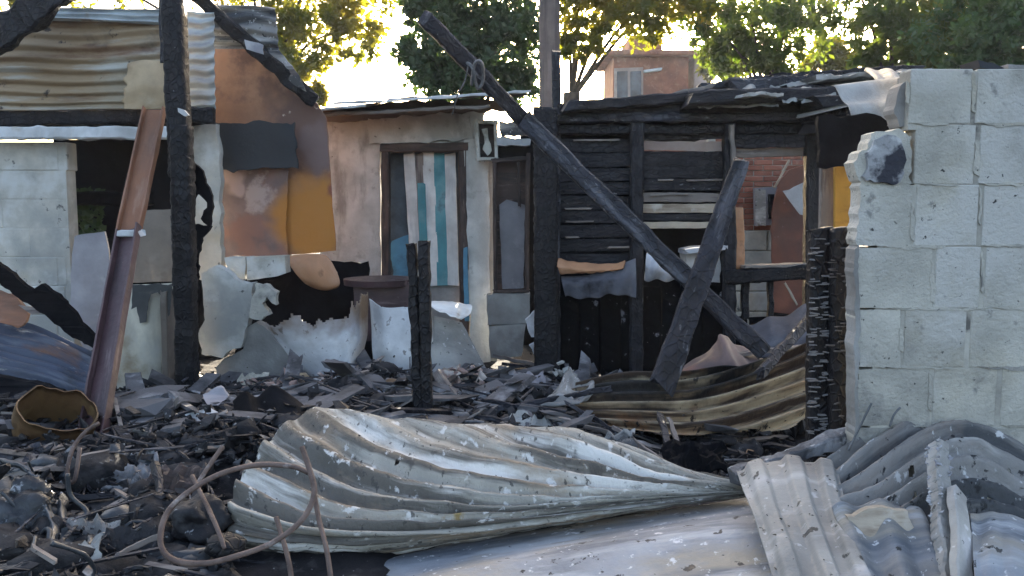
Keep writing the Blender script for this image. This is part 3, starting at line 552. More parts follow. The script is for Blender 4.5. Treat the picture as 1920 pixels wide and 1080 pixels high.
# ------------------------------------------------------------------ zinc-clad house on the left
D3 = 6.2
LH = thing('zinc_clad_house', W(150, 700, D3), 'burnt house of white blocks under weathered corrugated zinc and a white lintel', 'house')
def corr(n, amp, ph=0, wob=.3):
    return lambda u, v: amp * math.sin(2 * math.pi * (n * v + wob * n3((u * 2.5, v * 2, ph)))) + .012 * n3((u * 3, v * 3, ph + 4))
ob('zinc_sheet', s_patch([[(-40, 24, 6.05), (80, 22, 6.05), (200, 22, 6.05), (304, 16, 6.05)], [(-40, 120, 6.03), (80, 120, 6.0), (200, 118, 6.0), (312, 112, 6.03)], [(-40, 208, 6.06), (80, 208, 6.05), (200, 206, 6.05), (316, 204, 6.06)]], 60, 150, corr(9.5, .012)), m_zincwall, LH, True)
ob('zinc_sheet', s_patch([[(60, 14, 6.0), (180, 16, 6.0), (304, 18, 6.0)], [(60, 36, 5.98), (180, 40, 5.98), (306, 46, 5.98)]], 40, 50, corr(2.6, .012, 3)), m_zincclean, LH, True)
ob('zinc_sheet', s_patch([[(342, 20, 6.3), (372, 22, 6.3), (402, 24, 6.3)], [(342, 115, 6.28), (372, 115, 6.28), (402, 116, 6.28)], [(346, 208, 6.3), (374, 208, 6.3), (404, 206, 6.3)]], 16, 150, corr(9, .011, 6)), m_zincclean, LH, True)
ob('zinc_sheet', s_patch([[(398, 8, 6.5), (460, 10, 6.5), (516, 14, 6.5)], [(398, 50, 6.48), (460, 52, 6.48), (520, 58, 6.48)], [(400, 92, 6.5), (460, 92, 6.5), (522, 96, 6.5)]], 30, 90, corr(4.2, .012, 9)), m_zincsoot, LH, True)
ob('tan_sheet', s_patch([[(234, 120, 6.0), (270, 112, 5.97), (316, 116, 6.0)], [(226, 160, 5.98), (272, 158, 5.93), (320, 158, 5.98)], [(222, 204, 6.0), (270, 205, 5.96), (318, 204, 6.0)]], 30, 30, lambda u, v: .012 * n3((u * 4, v * 4, 2)), lambda u, v: u < .06 + .12 * n3((v * 7, 1, 1)) + .06, th=.006), m_tan, LH, True)
ob('charred_beam', s_px((-40, 222, 6.1), (400, 216, 6.15), 28, .1, seg=50, jit=.008), m_char, LH)
ob('lintel_board', s_px((-40, 250, 6.08), (318, 250, 6.1), 23, .09, seg=40, jit=.006), m_white, LH)
rows3 = [266, 320, 374, 428, 482, 536, 590, 644, 700]
for r in range(8):
    xs = [-150, -48, 56, 122] if r % 2 else [-100, 4, 108, 124]
    for a, b in zip(xs[:-1], xs[1:]):
        p = W(a + .5, rows3[r+1] - .5, D3); q = W(b - .5, rows3[r] + .5, D3)
        ob('block', s_box((p.x, D3 + random.uniform(-.004, .004), p.z), (q.x, D3 + .15, q.z), .006), m_wblock, LH)
p = W(-145, 699, D3); q = W(120, 268, D3); ob('mortar', s_box((p.x, D3 + .004, p.z), (q.x, D3 + .14, q.z), 0), m_wblock, LH)
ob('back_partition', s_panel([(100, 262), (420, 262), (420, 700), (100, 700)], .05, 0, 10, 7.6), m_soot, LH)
p = W(-60, 232, 6.3); q = W(402, 226, 6.3); ob('shade_ceiling', s_box((p.x, 6.28, p.z), (q.x - .12, 8.2, p.z + .03), 0), m_soot, LH)  # unseen, added to keep light from above out of the opening
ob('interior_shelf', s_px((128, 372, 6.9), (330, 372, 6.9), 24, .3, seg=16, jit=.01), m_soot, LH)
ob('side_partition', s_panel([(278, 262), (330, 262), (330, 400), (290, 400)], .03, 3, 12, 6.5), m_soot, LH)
T(ob('roof_rafter', s_px((-30, 92, 5.7), (120, -22, 5.7), 52, .1, seg=24, jit=.012), m_char), 'thick black rafter slanting across the top of the weathered zinc', 'rafter')
T(ob('iron_strut', s_px((306, -40, 5.5), (310, 118, 5.5), 15, .06, seg=12), m_charblue), 'thin grey strut hanging beside the tall charred post', 'strut')
PT = thing('tall_charred_post', W(348, 790, 5.2), 'tall black charred post standing full height before the zinc-clad house', 'post')
ob('shaft', s_beam(W(322, -60, 5.2), W(340, 330, 5.2), .125, .11, seg=110, jit=.003, groove=.05, pitch=.07), m_char, PT, True)
ob('shaft', s_beam(W(340, 240, 5.16), W(354, 800, 5.16), .115, .12, seg=130, jit=.004, groove=.06, pitch=.06), m_char, PT, True)
ob('ash_patch', s_panel([(333, 202), (345, 206), (354, 216), (346, 218), (334, 210)], .02, 1, 6, 5.08), m_white, PT)
T(ob('scorched_scrap', s_panel([(350, 300), (372, 312), (392, 352), (397, 395), (392, 432), (376, 410), (388, 380), (370, 362), (352, 420), (396, 424), (378, 446), (372, 520), (360, 640), (372, 740), (346, 760), (340, 500)], .03, 4, 8, 5.3), m_soot), 'black curled burnt cladding clinging to the tall charred post', 'cladding')
T(ob('plaster_strip', s_panel([(346, 236), (405, 232), (412, 318), (414, 500), (388, 530), (366, 520), (350, 400)], .08, 4, 10, 6.35), m_wblock), 'strip of scorched white plaster wall between the post and the brown sheets', 'wall strip')

# things in the left opening
T(ob('grey_board', s_panel([(134, 500), (140, 442), (196, 434), (204, 470), (206, 500), (208, 650), (160, 660), (130, 600)], .02, 1.5, 16, 6.05), m_lilac), 'lilac-grey board propped against the white block house', 'board')
T(ob('green_bush', (lambda mb: [mb.add(([a, a + b, a + b + c, a + c], [(0, 1, 2, 3)], [tuple(a)] * 4)) for a, b, c in ((W(random.uniform(122, 190), random.uniform(362, 480), 7.0 + random.uniform(-.2, .2)), Vector((random.uniform(-.05, .05), random.uniform(-.03, .03), .04)), Vector((.04, random.uniform(-.03, .03), random.uniform(-.04, .02)))) for _ in range(260))] and mb)(MB()), m_leaf_dark), 'dark leafy plant visible in the black opening of the white block house', 'plant')
T(ob('brown_panel', s_panel([(250, 396), (322, 392), (326, 528), (240, 530)], .03, 1, 16, 6.0), m_taupe), 'heat-browned panel standing above the stained fridge', 'panel')
FR = thing('old_fridge', W(268, 780, 5.6), 'scorched pale fridge shell with sooty drips behind the leaning steel channel', 'fridge')
ob('body', s_patch([[(222, 534, 5.55), (270, 533, 5.5), (326, 531, 5.55)], [(214, 620, 5.53), (270, 620, 5.45), (328, 620, 5.55)], [(208, 700, 5.5), (270, 705, 5.42), (330, 700, 5.55)], [(204, 770, 5.42), (262, 782, 5.35), (322, 755, 5.5)]], 20, 30, lambda u, v: .004 * n3((u * 4, v * 4, 0)), th=.03), m_fridge, FR, True)
ob('soot_drip', s_panel([(248, 534), (322, 532), (318, 590), (312, 598), (306, 560), (296, 548), (282, 552), (274, 604), (262, 606), (256, 575), (246, 580)], .006, 2, 8, 5.43), m_drip, FR)
ob('side', s_px((329, 540, 5.62), (334, 760, 5.6), 12, .4, seg=8), m_taupe, FR)

LC = thing('leaning_channel', W(158, 932, 3.22), 'leaning steel channel, rust orange above a clip and maroon below', 'steel channel')
def channel(p0, p1, wpx, nm, m_):
    p0, p1 = W(*p0), W(*p1)
    w_ = wpx * ((p0.y + p1.y) / 2) / FPX; a = (p1 - p0).normalized(); s = a.cross(Vector((0, 1, 0))).normalized(); n = s.cross(a).normalized()
    if n.y > 0: n = -n
    mb = MB(); mb.add(s_beam(p0, p1, w_, .012, seg=14, jit=.002, rag=.004))
    for k in (-1, 1): mb.add(s_beam(p0 + s*(k*(w_/2-.006)) + n*.02, p1 + s*(k*(w_/2-.006)) + n*.02, .012, .045, seg=14, jit=.0015, rag=.004))
    return ob(nm, mb, m_, LC)
channel((292, 206, 5.3), (243, 440, 4.9), 42, 'upper_length', m_rustch)
channel((245, 432, 4.86), (158, 932, 3.5), 50, 'lower_length', m_channel)
ob('clip', s_px((228, 437, 4.82), (262, 437, 4.82), 12, .06, seg=6), m_white, LC)

# ------------------------------------------------------------------ rust-brown panels and rubble walls left of centre
def stain(m, cx, cz, r, col, soft=.35):
    """a heat stain with its own place on the sheet: mixes col round (cx, cz) into the base colour"""
    nt = m.node_tree; N = nt.nodes; K = nt.links
    bs = next(n for n in N if n.type == 'BSDF_PRINCIPLED'); src = bs.inputs['Base Color'].links[0].from_socket
    at = next(n for n in N if n.type == 'ATTRIBUTE')
    nz = N.new('ShaderNodeTexNoise'); nz.inputs['Scale'].default_value = 5; K.new(at.outputs['Vector'], nz.inputs['Vector'])
    mp = N.new('ShaderNodeVectorMath'); mp.operation = 'MULTIPLY_ADD'; mp.inputs[1].default_value = (.3, .3, 0); K.new(nz.outputs['Color'], mp.inputs[0]); K.new(at.outputs['Vector'], mp.inputs[2])
    sp = N.new('ShaderNodeVectorMath'); sp.operation = 'SUBTRACT'; sp.inputs[1].default_value = (cx + .15, cz + .15, 0); K.new(mp.outputs[0], sp.inputs[0])
    fl = N.new('ShaderNodeVectorMath'); fl.operation = 'MULTIPLY'; fl.inputs[1].default_value = (1, .8, 0); K.new(sp.outputs[0], fl.inputs[0])
    ln = N.new('ShaderNodeVectorMath'); ln.operation = 'LENGTH'; K.new(fl.outputs[0], ln.inputs[0])
    mr = N.new('ShaderNodeMapRange'); mr.interpolation_type = 'SMOOTHSTEP'; mr.inputs[1].default_value = r * (1 + soft); mr.inputs[2].default_value = r * (1 - soft); K.new(ln.outputs['Value'], mr.inputs[0])
    mx = N.new('ShaderNodeMix'); mx.data_type = 'RGBA'; K.new(mr.outputs[0], mx.inputs[0]); K.new(src, mx.inputs[6]); mx.inputs[7].default_value = (*col, 1); K.new(mx.outputs[2], bs.inputs['Base Color'])
c1 = W(590, 410, 6.7); stain(m_brownpanel, c1.x, c1.z, .27, (.42, .17, .03))
c1 = W(600, 275, 6.7); stain(m_brownpanel, c1.x, c1.z, .14, (.17, .11, .10))
c1 = W(620, 350, 6.7); stain(m_brownpanel, c1.x, c1.z, .06, (.22, .07, .04))
c1 = W(440, 345, 6.6); stain(m_pinkpanel, c1.x, c1.z, .08, (.38, .27, .25)); c1 = W(540, 430, 6.6); pass
c1 = W(562, 415, 6.68); stain(m_pinkpanel, c1.x, c1.z, .19, (.42, .17, .03), .45)
T(ob('rust_sheet', s_panel([(398, 75), (470, 76), (522, 105), (575, 165), (612, 222), (620, 340), (629, 470), (532, 479), (470, 350), (408, 330), (402, 200)], .02, 1.5, 16, 6.72), m_brownpanel), 'large rust-brown sheet with a slanting top edge and a bright orange heat stain', 'metal sheet')
T(ob('pinkish_sheet', s_panel([(412, 318), (540, 318), (536, 400), (540, 478), (414, 482)], .012, 2.0, 10, 6.68), m_pinkpanel), 'scorched pinkish-brown sheet directly under the dark blue-grey board', 'metal sheet')
T(ob('slate_board', s_panel([(384, 244), (400, 228), (552, 229), (558, 316), (408, 320), (404, 284), (388, 268)], .03, 4.5, 8, 6.55), m_slate), 'dark blue-grey burnt board nailed across the rust-brown sheet', 'board')
T(ob('eave_rafter', s_px((352, -20, 6.3), (590, 190, 6.6), 24, .09, seg=30, jit=.01), m_char), 'charred rafter following the slanting edge of the rust-brown sheet', 'rafter')
T(ob('zinc_sliver', s_panel([(486, 92), (520, 90), (560, 140), (574, 172), (552, 160), (520, 128), (496, 118)], .01, 2, 10, 6.5), m_zincsoot), 'grey zinc sliver under the charred rafter above the rust-brown sheet', 'zinc strip')
T(ob('paper_scrap', s_panel([(458, 74), (494, 84), (494, 102), (462, 92)], .01, 1.5, 8, 6.2), m_wcloth), 'small white scrap stuck on the charred rafter', 'paper scrap')
T(ob('bent_disc', s_patch([[(534, 480, 6.45), (575, 476, 6.47), (612, 480, 6.47), (632, 510, 6.45)], [(545, 500, 6.43), (578, 498, 6.40), (606, 504, 6.41), (637, 526, 6.44)], [(560, 520, 6.42), (585, 527, 6.40), (612, 537, 6.41), (636, 536, 6.44)], [(572, 532, 6.46), (590, 541, 6.45), (612, 545, 6.45), (630, 541, 6.45)]], 24, 18, None, th=.012), m_peach, None, True), 'bent peach-orange half disc under the orange heat stain', 'metal disc')
wbk = thing('whitewashed_blocks', W(485, 528, 6.2), 'two whitewashed blocks in a row under the pinkish sheet', 'block row')
ob('block', s_panel([(420, 483), (460, 482), (460, 524), (440, 524), (428, 506)], .14, 1.5, 10, 6.22), m_wblock, wbk); ob('block', s_panel([(462, 482), (534, 480), (536, 512), (520, 518), (463, 526)], .14, 1.5, 10, 6.2), m_wblock, wbk)
T(ob('cracked_wall_slab', s_panel([(378, 512), (404, 498), (424, 508), (440, 524), (475, 530), (472, 575), (464, 610), (452, 652), (430, 658), (418, 672), (378, 664), (372, 625), (384, 600)], .1, 3, 9, 6.0), m_wblock), 'cracked pale wall slab beside the tall charred post', 'wall slab')
T(ob('jagged_wall_slab', s_panel([(478, 532), (502, 534), (520, 548), (518, 572), (500, 556), (492, 568), (506, 590), (490, 600), (468, 596), (472, 560)], .07, 4, 7, 5.95), m_block), 'small jagged wall remnant next to the black opening', 'wall slab')
T(ob('low_render_wall', s_panel([(404, 690), (420, 672), (456, 655), (466, 612), (480, 604), (505, 622), (560, 690), (600, 740), (410, 740)], .12, 3, 12, 6.05), m_cement), 'low wall of grey-brown render behind the rubble', 'low wall')
T(ob('black_panel', s_panel([(440, 490), (690, 490), (700, 720), (440, 720)], .03, 4, 14, 6.9), m_soot), 'black panel standing in for the dark void above the torn silver sheets', 'panel')  # black sheet added to paint the darkness of the void behind

# torn appliance sheets
def burn_edge(src, name, lo, hi, col, axis=1):
    m = src.copy(); m.name = name; nt = m.node_tree; N = nt.nodes; K = nt.links
    bs = next(n for n in N if n.type == 'BSDF_PRINCIPLED'); sk = bs.inputs['Base Color'].links[0].from_socket; at = next(n for n in N if n.type == 'ATTRIBUTE')
    sx = N.new('ShaderNodeSeparateXYZ'); K.new(at.outputs['Vector'], sx.inputs[0]); nz = N.new('ShaderNodeTexNoise'); nz.inputs['Scale'].default_value = 9; K.new(at.outputs['Vector'], nz.inputs['Vector'])
    ad = N.new('ShaderNodeMath'); ad.operation = 'MULTIPLY_ADD'; ad.inputs[1].default_value = .25; K.new(nz.outputs[0], ad.inputs[0]); K.new(sx.outputs[axis], ad.inputs[2])
    mr = N.new('ShaderNodeMapRange'); mr.inputs[1].default_value = hi + .125; mr.inputs[2].default_value = lo + .125; K.new(ad.outputs[0], mr.inputs[0])
    mx = N.new('ShaderNodeMix'); mx.data_type = 'RGBA'; K.new(mr.outputs[0], mx.inputs[0]); K.new(sk, mx.inputs[6]); mx.inputs[7].default_value = (*col, 1); K.new(mx.outputs[2], bs.inputs['Base Color'])
    return m
m_silverburn = burn_edge(m_silver, 'enamel_with_burnt_rim', .16, .34, (.17, .12, .085))
def tornedge(k):
    return lambda u, v: (v < .30 + .13 * n3((u * 7, 2, k)) + .06 * n3((u * 25, 5, k)) - .32 * max(0, (u - .62) / .38) ** .8) 
T(ob('torn_white_sheet', s_patch([[(474, 545, 5.75), (560, 535, 5.65), (630, 532, 5.6), (672, 536, 5.65), (690, 548, 5.85)], [(500, 610, 5.65), (560, 610, 5.55), (630, 606, 5.5), (672, 600, 5.55), (690, 602, 5.85)], [(536, 660, 5.6), (580, 665, 5.5), (630, 660, 5.45), (668, 650, 5.5), (684, 650, 5.8)], [(572, 700, 5.55), (600, 712, 5.45), (632, 712, 5.4), (662, 700, 5.45), (680, 700, 5.75)]], 80, 60, lambda u, v: .02 * n3((u * 3, v * 3, 1)), tornedge(3), th=.006), m_silverburn, None, True), 'torn white enamel sheet with a ragged burnt upper edge', 'enamel sheet')
T(ob('white_appliance_side', s_patch([[(692, 560, 5.7), (720, 576, 5.55), (775, 574, 5.5), (810, 572, 5.6)], [(696, 610, 5.65), (725, 615, 5.5), (775, 612, 5.45), (812, 612, 5.55)], [(698, 660, 5.6), (730, 662, 5.45), (775, 662, 5.42), (812, 660, 5.5)], [(702, 706, 5.55), (735, 700, 5.45), (775, 712, 5.42), (812, 706, 5.5)]], 50, 50, lambda u, v: .016 * n3((u * 4, v * 3, 8)), lambda u, v: v > .93 + .1 * n3((u * 8, 1, 4)) or v < .05 * n3((u * 9, 3, 4)), th=.006), m_silver, None, True), 'pale enamel appliance side panel behind the double black post', 'enamel sheet')
T(ob('bent_white_flap', s_patch([[(806, 564, 5.6), (845, 565, 5.6), (886, 573, 5.6)], [(806, 574, 5.45), (848, 578, 5.45), (882, 588, 5.5)], [(822, 582, 5.36), (850, 594, 5.36), (866, 599, 5.4)]], 30, 12, lambda u, v: .01 * n3((u * 6, v * 4, 1)), th=.003), m_dwhite, None, True), 'bent white flap curling out beside the double black post', 'enamel flap')
T(ob('slanted_panel', s_patch([[(806, 590, 5.6), (840, 598, 5.6), (866, 604, 5.6)], [(806, 650, 5.5), (850, 650, 5.5), (896, 660, 5.55)], [(806, 712, 5.4), (860, 712, 5.4), (924, 716, 5.5)]], 24, 24, lambda u, v: .012 * n3((u * 3, v * 3, 2)), th=.008), m_palemetal, None, True), 'grey-mauve slanted sheet below the bent white flap', 'metal sheet')
RT = thing('round_table', W(715, 560, 6.3), 'burnt maroon round table top behind the enamel sheets', 'table')
tp = [W(650 + 0, 522, 6.3)]
cx = W(712, 522, 6.4); V = []; F = []
for k in range(32):
    a = 2 * math.pi * k / 32; V.append(cx + Vector((math.cos(a) * .27, math.sin(a) * .27, .0))); 
for k in range(32):
    a = 2 * math.pi * k / 32; V.append(cx + Vector((math.cos(a) * .265, math.sin(a) * .265, -.045)))
F = [tuple(range(32)), tuple(range(63, 31, -1))] + [(k, k + 32, (k + 1) % 32 + 32, (k + 1) % 32) for k in range(32)]
ob('table_top', (V, F, V), m_channel, RT)
ob('table_drum', s_panel([(662, 530), (768, 530), (764, 640), (668, 640)], .3, 0, 10, 6.25), m_channel, RT)

# double black post
DP = thing('double_charred_post', W(790, 800, 4.2), 'pair of short black charred posts bolted together in the rubble', 'post')
ob('post', s_beam(W(773, 456, 4.2), W(787, 830, 4.2), .046, .07, seg=60, jit=.004, rag=.006), m_char, DP)
ob('post', s_beam(W(795, 453, 4.18), W(803, 830, 4.18), .052, .08, seg=60, jit=.004, rag=.006), m_char, DP)
ob('spacer', s_beam(W(784, 520, 4.22), W(795, 830, 4.22), .05, .05, seg=30, jit=.004), m_char, DP)

# ------------------------------------------------------------------ rusty corrugated sheet mid right
def rph(u, v): return 7.2 * v + 2.2 * (u - .4) * sstep(.2, .8, u) + .12 * n3((u * 2, v * 2, 5))
T(ob('rusty_corrugated_sheet', s_patch([[(1075, 722, 4.5), (1180, 700, 4.52), (1300, 698, 4.52), (1420, 676, 4.55), (1528, 640, 4.62)], [(1066, 752, 4.42), (1185, 742, 4.40), (1305, 740, 4.40), (1425, 722, 4.45), (1530, 694, 4.52)], [(1080, 780, 4.34), (1195, 784, 4.30), (1315, 788, 4.30), (1435, 774, 4.34), (1530, 752, 4.42)], [(1120, 812, 4.28), (1225, 828, 4.22), (1325, 838, 4.20), (1440, 830, 4.24), (1528, 816, 4.32)]], 90, 110,
     lambda u, v: (.022 + .012 * sstep(.3, .7, u)) * math.sin(2 * math.pi * rph(u, v)) + .015 * n3((u * 3, v * 2, 3)) + .004 * n3((u * 20, v * 15, 3)), lambda u, v: v > .84 + .12 * n3((u * 8, 0, 7)) or (u < .02 + .02 * n3((v * 9, 4, 0))), tcy=lambda u, v: rph(u, v) / 7.2), m_zincrust, None, True), 'rusty brown corrugated sheet slumped in front of the wooden house', 'corrugated sheet')
T(ob('crumpled_tin', s_patch([[(1270, 690, 4.9), (1330, 655, 4.95), (1352, 626, 5.0), (1385, 650, 5.0), (1440, 672, 4.95)], [(1260, 706, 4.7), (1330, 690, 4.7), (1370, 680, 4.7), (1410, 690, 4.7), (1460, 690, 4.75)], [(1262, 722, 4.6), (1330, 722, 4.6), (1370, 720, 4.6), (1410, 712, 4.6), (1470, 704, 4.65)]], 40, 20, lambda u, v: .025 * n3((u * 7, v * 4, 1))), m_pinkpanel, None, True), 'crumpled mauve-brown tin piece behind the rusty corrugated sheet', 'tin')
T(ob('pale_batten', s_px((1372, 664, 4.85), (1530, 648, 4.95), 8, .05, seg=14), m_woodgrey), 'thin pale batten lying level below the crossed beams', 'batten')
T(ob('dark_cloth', s_patch([[(1380, 610, 5.4), (1440, 598, 5.4), (1520, 570, 5.4)], [(1390, 640, 5.1), (1450, 632, 5.1), (1525, 610, 5.1)], [(1400, 672, 5.0), (1450, 668, 5.0), (1525, 655, 5.0)]], 30, 20, lambda u, v: .03 * n3((u * 5, v * 3, 6))), m_cloth, None, True), 'dark sooty cloth heaped under the window rail', 'cloth')

# ------------------------------------------------------------------ hero crumpled corrugated sheet
hero = [[(588, 760, 3.45), (700, 775, 3.5), (830, 790, 3.5), (960, 798, 3.45), (1100, 810, 3.4), (1250, 866, 3.2), (1395, 905, 3.0)],
        [(520, 808, 3.2), (660, 825, 3.25), (800, 838, 3.25), (950, 845, 3.2), (1100, 855, 3.15), (1250, 887, 3.08), (1396, 910, 2.97)],
        [(465, 866, 3.0), (620, 888, 3.02), (780, 898, 3.0), (940, 900, 2.98), (1100, 898, 2.98), (1250, 906, 2.97), (1397, 914, 2.95)],
        [(436, 922, 2.85), (600, 950, 2.82), (760, 955, 2.8), (930, 948, 2.82), (1100, 932, 2.86), (1250, 922, 2.9), (1398, 919, 2.94)],
        [(428, 982, 2.75), (590, 1005, 2.68), (740, 1000, 2.68), (920, 985, 2.72), (1090, 960, 2.8), (1250, 938, 2.87), (1400, 924, 2.93)],
        [(440, 1028, 2.80), (590, 1045, 2.76), (740, 1030, 2.78), (920, 1002, 2.82), (1090, 970, 2.86), (1250, 943, 2.9), (1400, 927, 2.95)]]
def hph(u, v): return 7.6 * v - 6.2 * u * (1 - .85 * sstep(.62, .92, v)) + .5 * n3((u * 2.1, v * 2.1, 1)) + 6 * sstep(.8, 1, v) * v
def hdisp(u, v):
    fade = 1 - .55 * sstep(.72, 1, u)
    w_ = math.sin(2 * math.pi * hph(u, v)); w_ = math.copysign(abs(w_) ** .85, w_)
    ed = .25 + .75 * sstep(0, .16, v)
    return ed * (fade * (.020 + .010 * n3((u * 3.5, v * 3.5, 6))) * w_ * (1 - .5 * sstep(.75, .95, v)) + .017 * n3((u * 2.6, v * 2.2, 9))) + .007 * n3((u * 11, v * 9, 2)) + .0035 * n3((u * 34, v * 26, 2)) + .020 * abs(n3((u * 5, v * 4, 21))) + .010 * abs(n3((u * 13, v * 8, 31)))
def hhole(u, v):
    return (v < .012 + .012 * n3((u * 11, 0, 3)) + .012 * n3((u * 40, 0, 3))) or u < .006 + .015 * n3((v * 12, 5, 0)) or v > .97 + .05 * n3((u * 9, 7, 0)) or n3((u * 30, v * 14, 4)) > .80
T(ob('crumpled_corrugated_sheet', s_patch(hero, 230, 200, hdisp, hhole, tcy=lambda u, v: hph(u, v) / 7.6), m_zinc, None, True), 'large twisted ash-white corrugated sheet tapering to a point across the rubble', 'corrugated sheet')

# bottom sheets
T(ob('flat_grey_sheet', s_patch([[(470, 1088, 2.62), (700, 1048, 2.75), (900, 1012, 2.85), (1150, 975, 2.95), (1420, 935, 3.0)], [(440, 1150, 2.35), (700, 1110, 2.45), (930, 1070, 2.5), (1180, 1030, 2.55), (1450, 1000, 2.6)], [(420, 1260, 2.0), (720, 1230, 2.05), (980, 1200, 2.1), (1240, 1180, 2.15), (1500, 1160, 2.2)]], 90, 60, lambda u, v: .012 * n3((u * 4, v * 3, 3)) + .006 * math.sin(v * 16 + u * 5), th=.006), m_ashsheet, None, True), 'flat blue-grey ash-dusted metal sheet lying lowest under the twisted sheet', 'metal sheet')
def box_rib(u, v):
    r = 0
    for c in (.2, .55, .85): r = max(r, 1 - sstep(.05, .11, abs(u - c)))
    return .022 * r + .012 * n3((u * 4, v * 4, 2))
T(ob('ribbed_sheet', s_patch([[(1382, 884, 2.8), (1440, 866, 2.85), (1510, 864, 2.85), (1570, 880, 2.8)], [(1410, 960, 2.55), (1465, 948, 2.58), (1530, 948, 2.58), (1590, 958, 2.54)], [(1440, 1050, 2.32), (1500, 1044, 2.33), (1565, 1044, 2.33), (1625, 1050, 2.3)], [(1470, 1160, 2.1), (1540, 1158, 2.1), (1610, 1158, 2.1), (1680, 1160, 2.08)]], 70, 50, box_rib, th=.005), m_palemetal, None, True), 'mauve-grey ribbed metal strip folded down towards the bottom edge', 'metal sheet')
def kph(u, v): return 6.5 * v + 2.2 * u + .35 * n3((u * 2, v * 2, 8))
T(ob('sooty_corrugated_sheet', s_patch([[(1545, 868, 2.85), (1640, 815, 2.92), (1740, 780, 2.95), (1830, 792, 2.88), (1960, 870, 2.75)], [(1560, 925, 2.68), (1655, 885, 2.72), (1752, 850, 2.75), (1842, 852, 2.7), (1960, 925, 2.6)], [(1578, 985, 2.52), (1672, 955, 2.55), (1765, 930, 2.56), (1855, 940, 2.52), (1960, 985, 2.45)], [(1600, 1060, 2.38), (1690, 1040, 2.4), (1780, 1020, 2.4), (1865, 1020, 2.38), (1960, 1050, 2.3)]], 110, 120,
     lambda u, v: .024 * math.sin(2 * math.pi * kph(u, v)) * (1 - .4 * sstep(.6, 1, u)) + .025 * n3((u * 4, v * 3, 2)) + .008 * n3((u * 13, v * 10, 2)) * sstep(.4, .8, u) + .004 * n3((u * 32, v * 24, 2)), lambda u, v: n3((u * 12, v * 9, 14)) > .62 or v < .03 * n3((u * 14, 0, 2)), tcy=lambda u, v: kph(u, v) / 6.5), m_zincsoot, None, True), 'sooty crumpled corrugated sheet heaped against the base of the block wall', 'corrugated sheet')
T(ob('grey_green_sheet', s_patch([[(1560, 950, 2.5), (1620, 940, 2.52), (1690, 945, 2.52), (1745, 965, 2.5)], [(1590, 1020, 2.36), (1650, 1015, 2.38), (1715, 1015, 2.38), (1770, 1030, 2.36)], [(1640, 1160, 2.1), (1700, 1160, 2.1), (1760, 1160, 2.1), (1815, 1165, 2.1)]], 50, 40, lambda u, v: .016 * math.sin(u * 17) + .012 * n3((u * 4, v * 3, 6)), th=.005), m_ashsheet, None, True), 'grey-green ribbed sheet under the greenish-beige fragment', 'metal sheet')
T(ob('ashy_timber', s_beam(W(1376, 896, 2.9), W(1668, 788, 3.05), .05, .06, seg=60, jit=.009), m_ash), 'ash-white timber edge running up to the block wall behind the ribbed strip', 'timber')
T(ob('greenish_board', s_panel([(1588, 968, 2.44), (1640, 952, 2.46), (1702, 958, 2.46), (1722, 1010, 2.42), (1716, 1036, 2.4), (1610, 1040, 2.38)], .02, 4, 10), m_beige), 'greenish-beige fibre board fragment lying on the sooty sheet', 'board')
T(ob('scaly_post', s_beam(W(1758, 838, 2.62), W(1776, 1130, 2.2), .05, .05, seg=110, jit=.0045, groove=.16, pitch=.045), m_palemetal), 'scaly ash-covered post lying against the sooty corrugated sheet', 'post')
T(ob('white_batten', s_beam(W(1796, 925, 2.45), W(1808, 1140, 2.1), .055, .03, seg=30, jit=.003), m_palemetal), 'smooth pale grey batten next to the scaly ash-covered post', 'batten')
T(ob('pale_corner_sheet', s_patch([[(1818, 962, 2.42), (1880, 960, 2.44), (1960, 985, 2.4)], [(1824, 1030, 2.25), (1885, 1030, 2.25), (1970, 1050, 2.2)], [(1830, 1150, 2.02), (1890, 1150, 2.02), (1980, 1160, 2.0)]], 30, 40, lambda u, v: .02 * n3((u * 4, v * 3, 1)) + .004 * math.sin(u * 22 + v * 2), th=.006), m_ashsheet, None, True), 'pale dented sheet next to the smooth pale grey batten', 'metal sheet')
T(ob('wall_wire', s_tube([W(1590, 845, 2.86), W(1612, 800, 2.87), W(1634, 756, 2.88)], .004, 5), m_wire, None, True), 'straight thin wire sticking up against the block wall', 'wire')
T(ob('bent_wall_wire', s_tube([W(1668, 800, 2.85), W(1676, 778, 2.86), W(1688, 764, 2.87)], .004, 5), m_wire, None, True), 'short bent wire sticking up against the block wall', 'wire')

# ------------------------------------------------------------------ lower left: drum, rods, melted things
DR = thing('tin_drum', W(100, 905, 3.7), 'crushed rusty yellow tin drum lying open behind the steel channel', 'drum')
c0 = W(98, 812, 3.75); ax = Vector((.42, -.36, .83)).normalized(); s1 = ax.cross(Vector((0, 0, 1))).normalized(); s2 = s1.cross(ax)
V = []; F = []; TC = []; nn = 40; mm_ = 10
for r_, rev in ((.155, 0), (.148, 1)):
    for j in range(mm_ + 1):
        for i in range(nn):
            a = 2 * math.pi * i / nn; k = r_ * (1.05 + .16 * math.sin(2 * a + 1) + .08 * n3((math.cos(a) * 2, math.sin(a) * 2, j * .3)))
            V.append(c0 + ax * (j / mm_ * .32 - .17 + .025 * n3((math.cos(a) * 2, math.sin(a) * 3, 5))) + s1 * (math.cos(a) * k * .85) + s2 * (math.sin(a) * k)); TC.append((a * .15, j * .03, r_))
m0 = (mm_ + 1) * nn
for j in range(mm_):
    for i in range(nn):
        q = (j*nn+i, j*nn+(i+1) % nn, (j+1)*nn+(i+1) % nn, (j+1)*nn+i); F.append(q); F.append(tuple(x + m0 for x in q[::-1]))
for j in (0, mm_):
    for i in range(nn): F.append((j*nn+i, j*nn+i+m0, j*nn+(i+1) % nn+m0, j*nn+(i+1) % nn))
ob('shell', (V, F, TC), m_drum, DR, True)
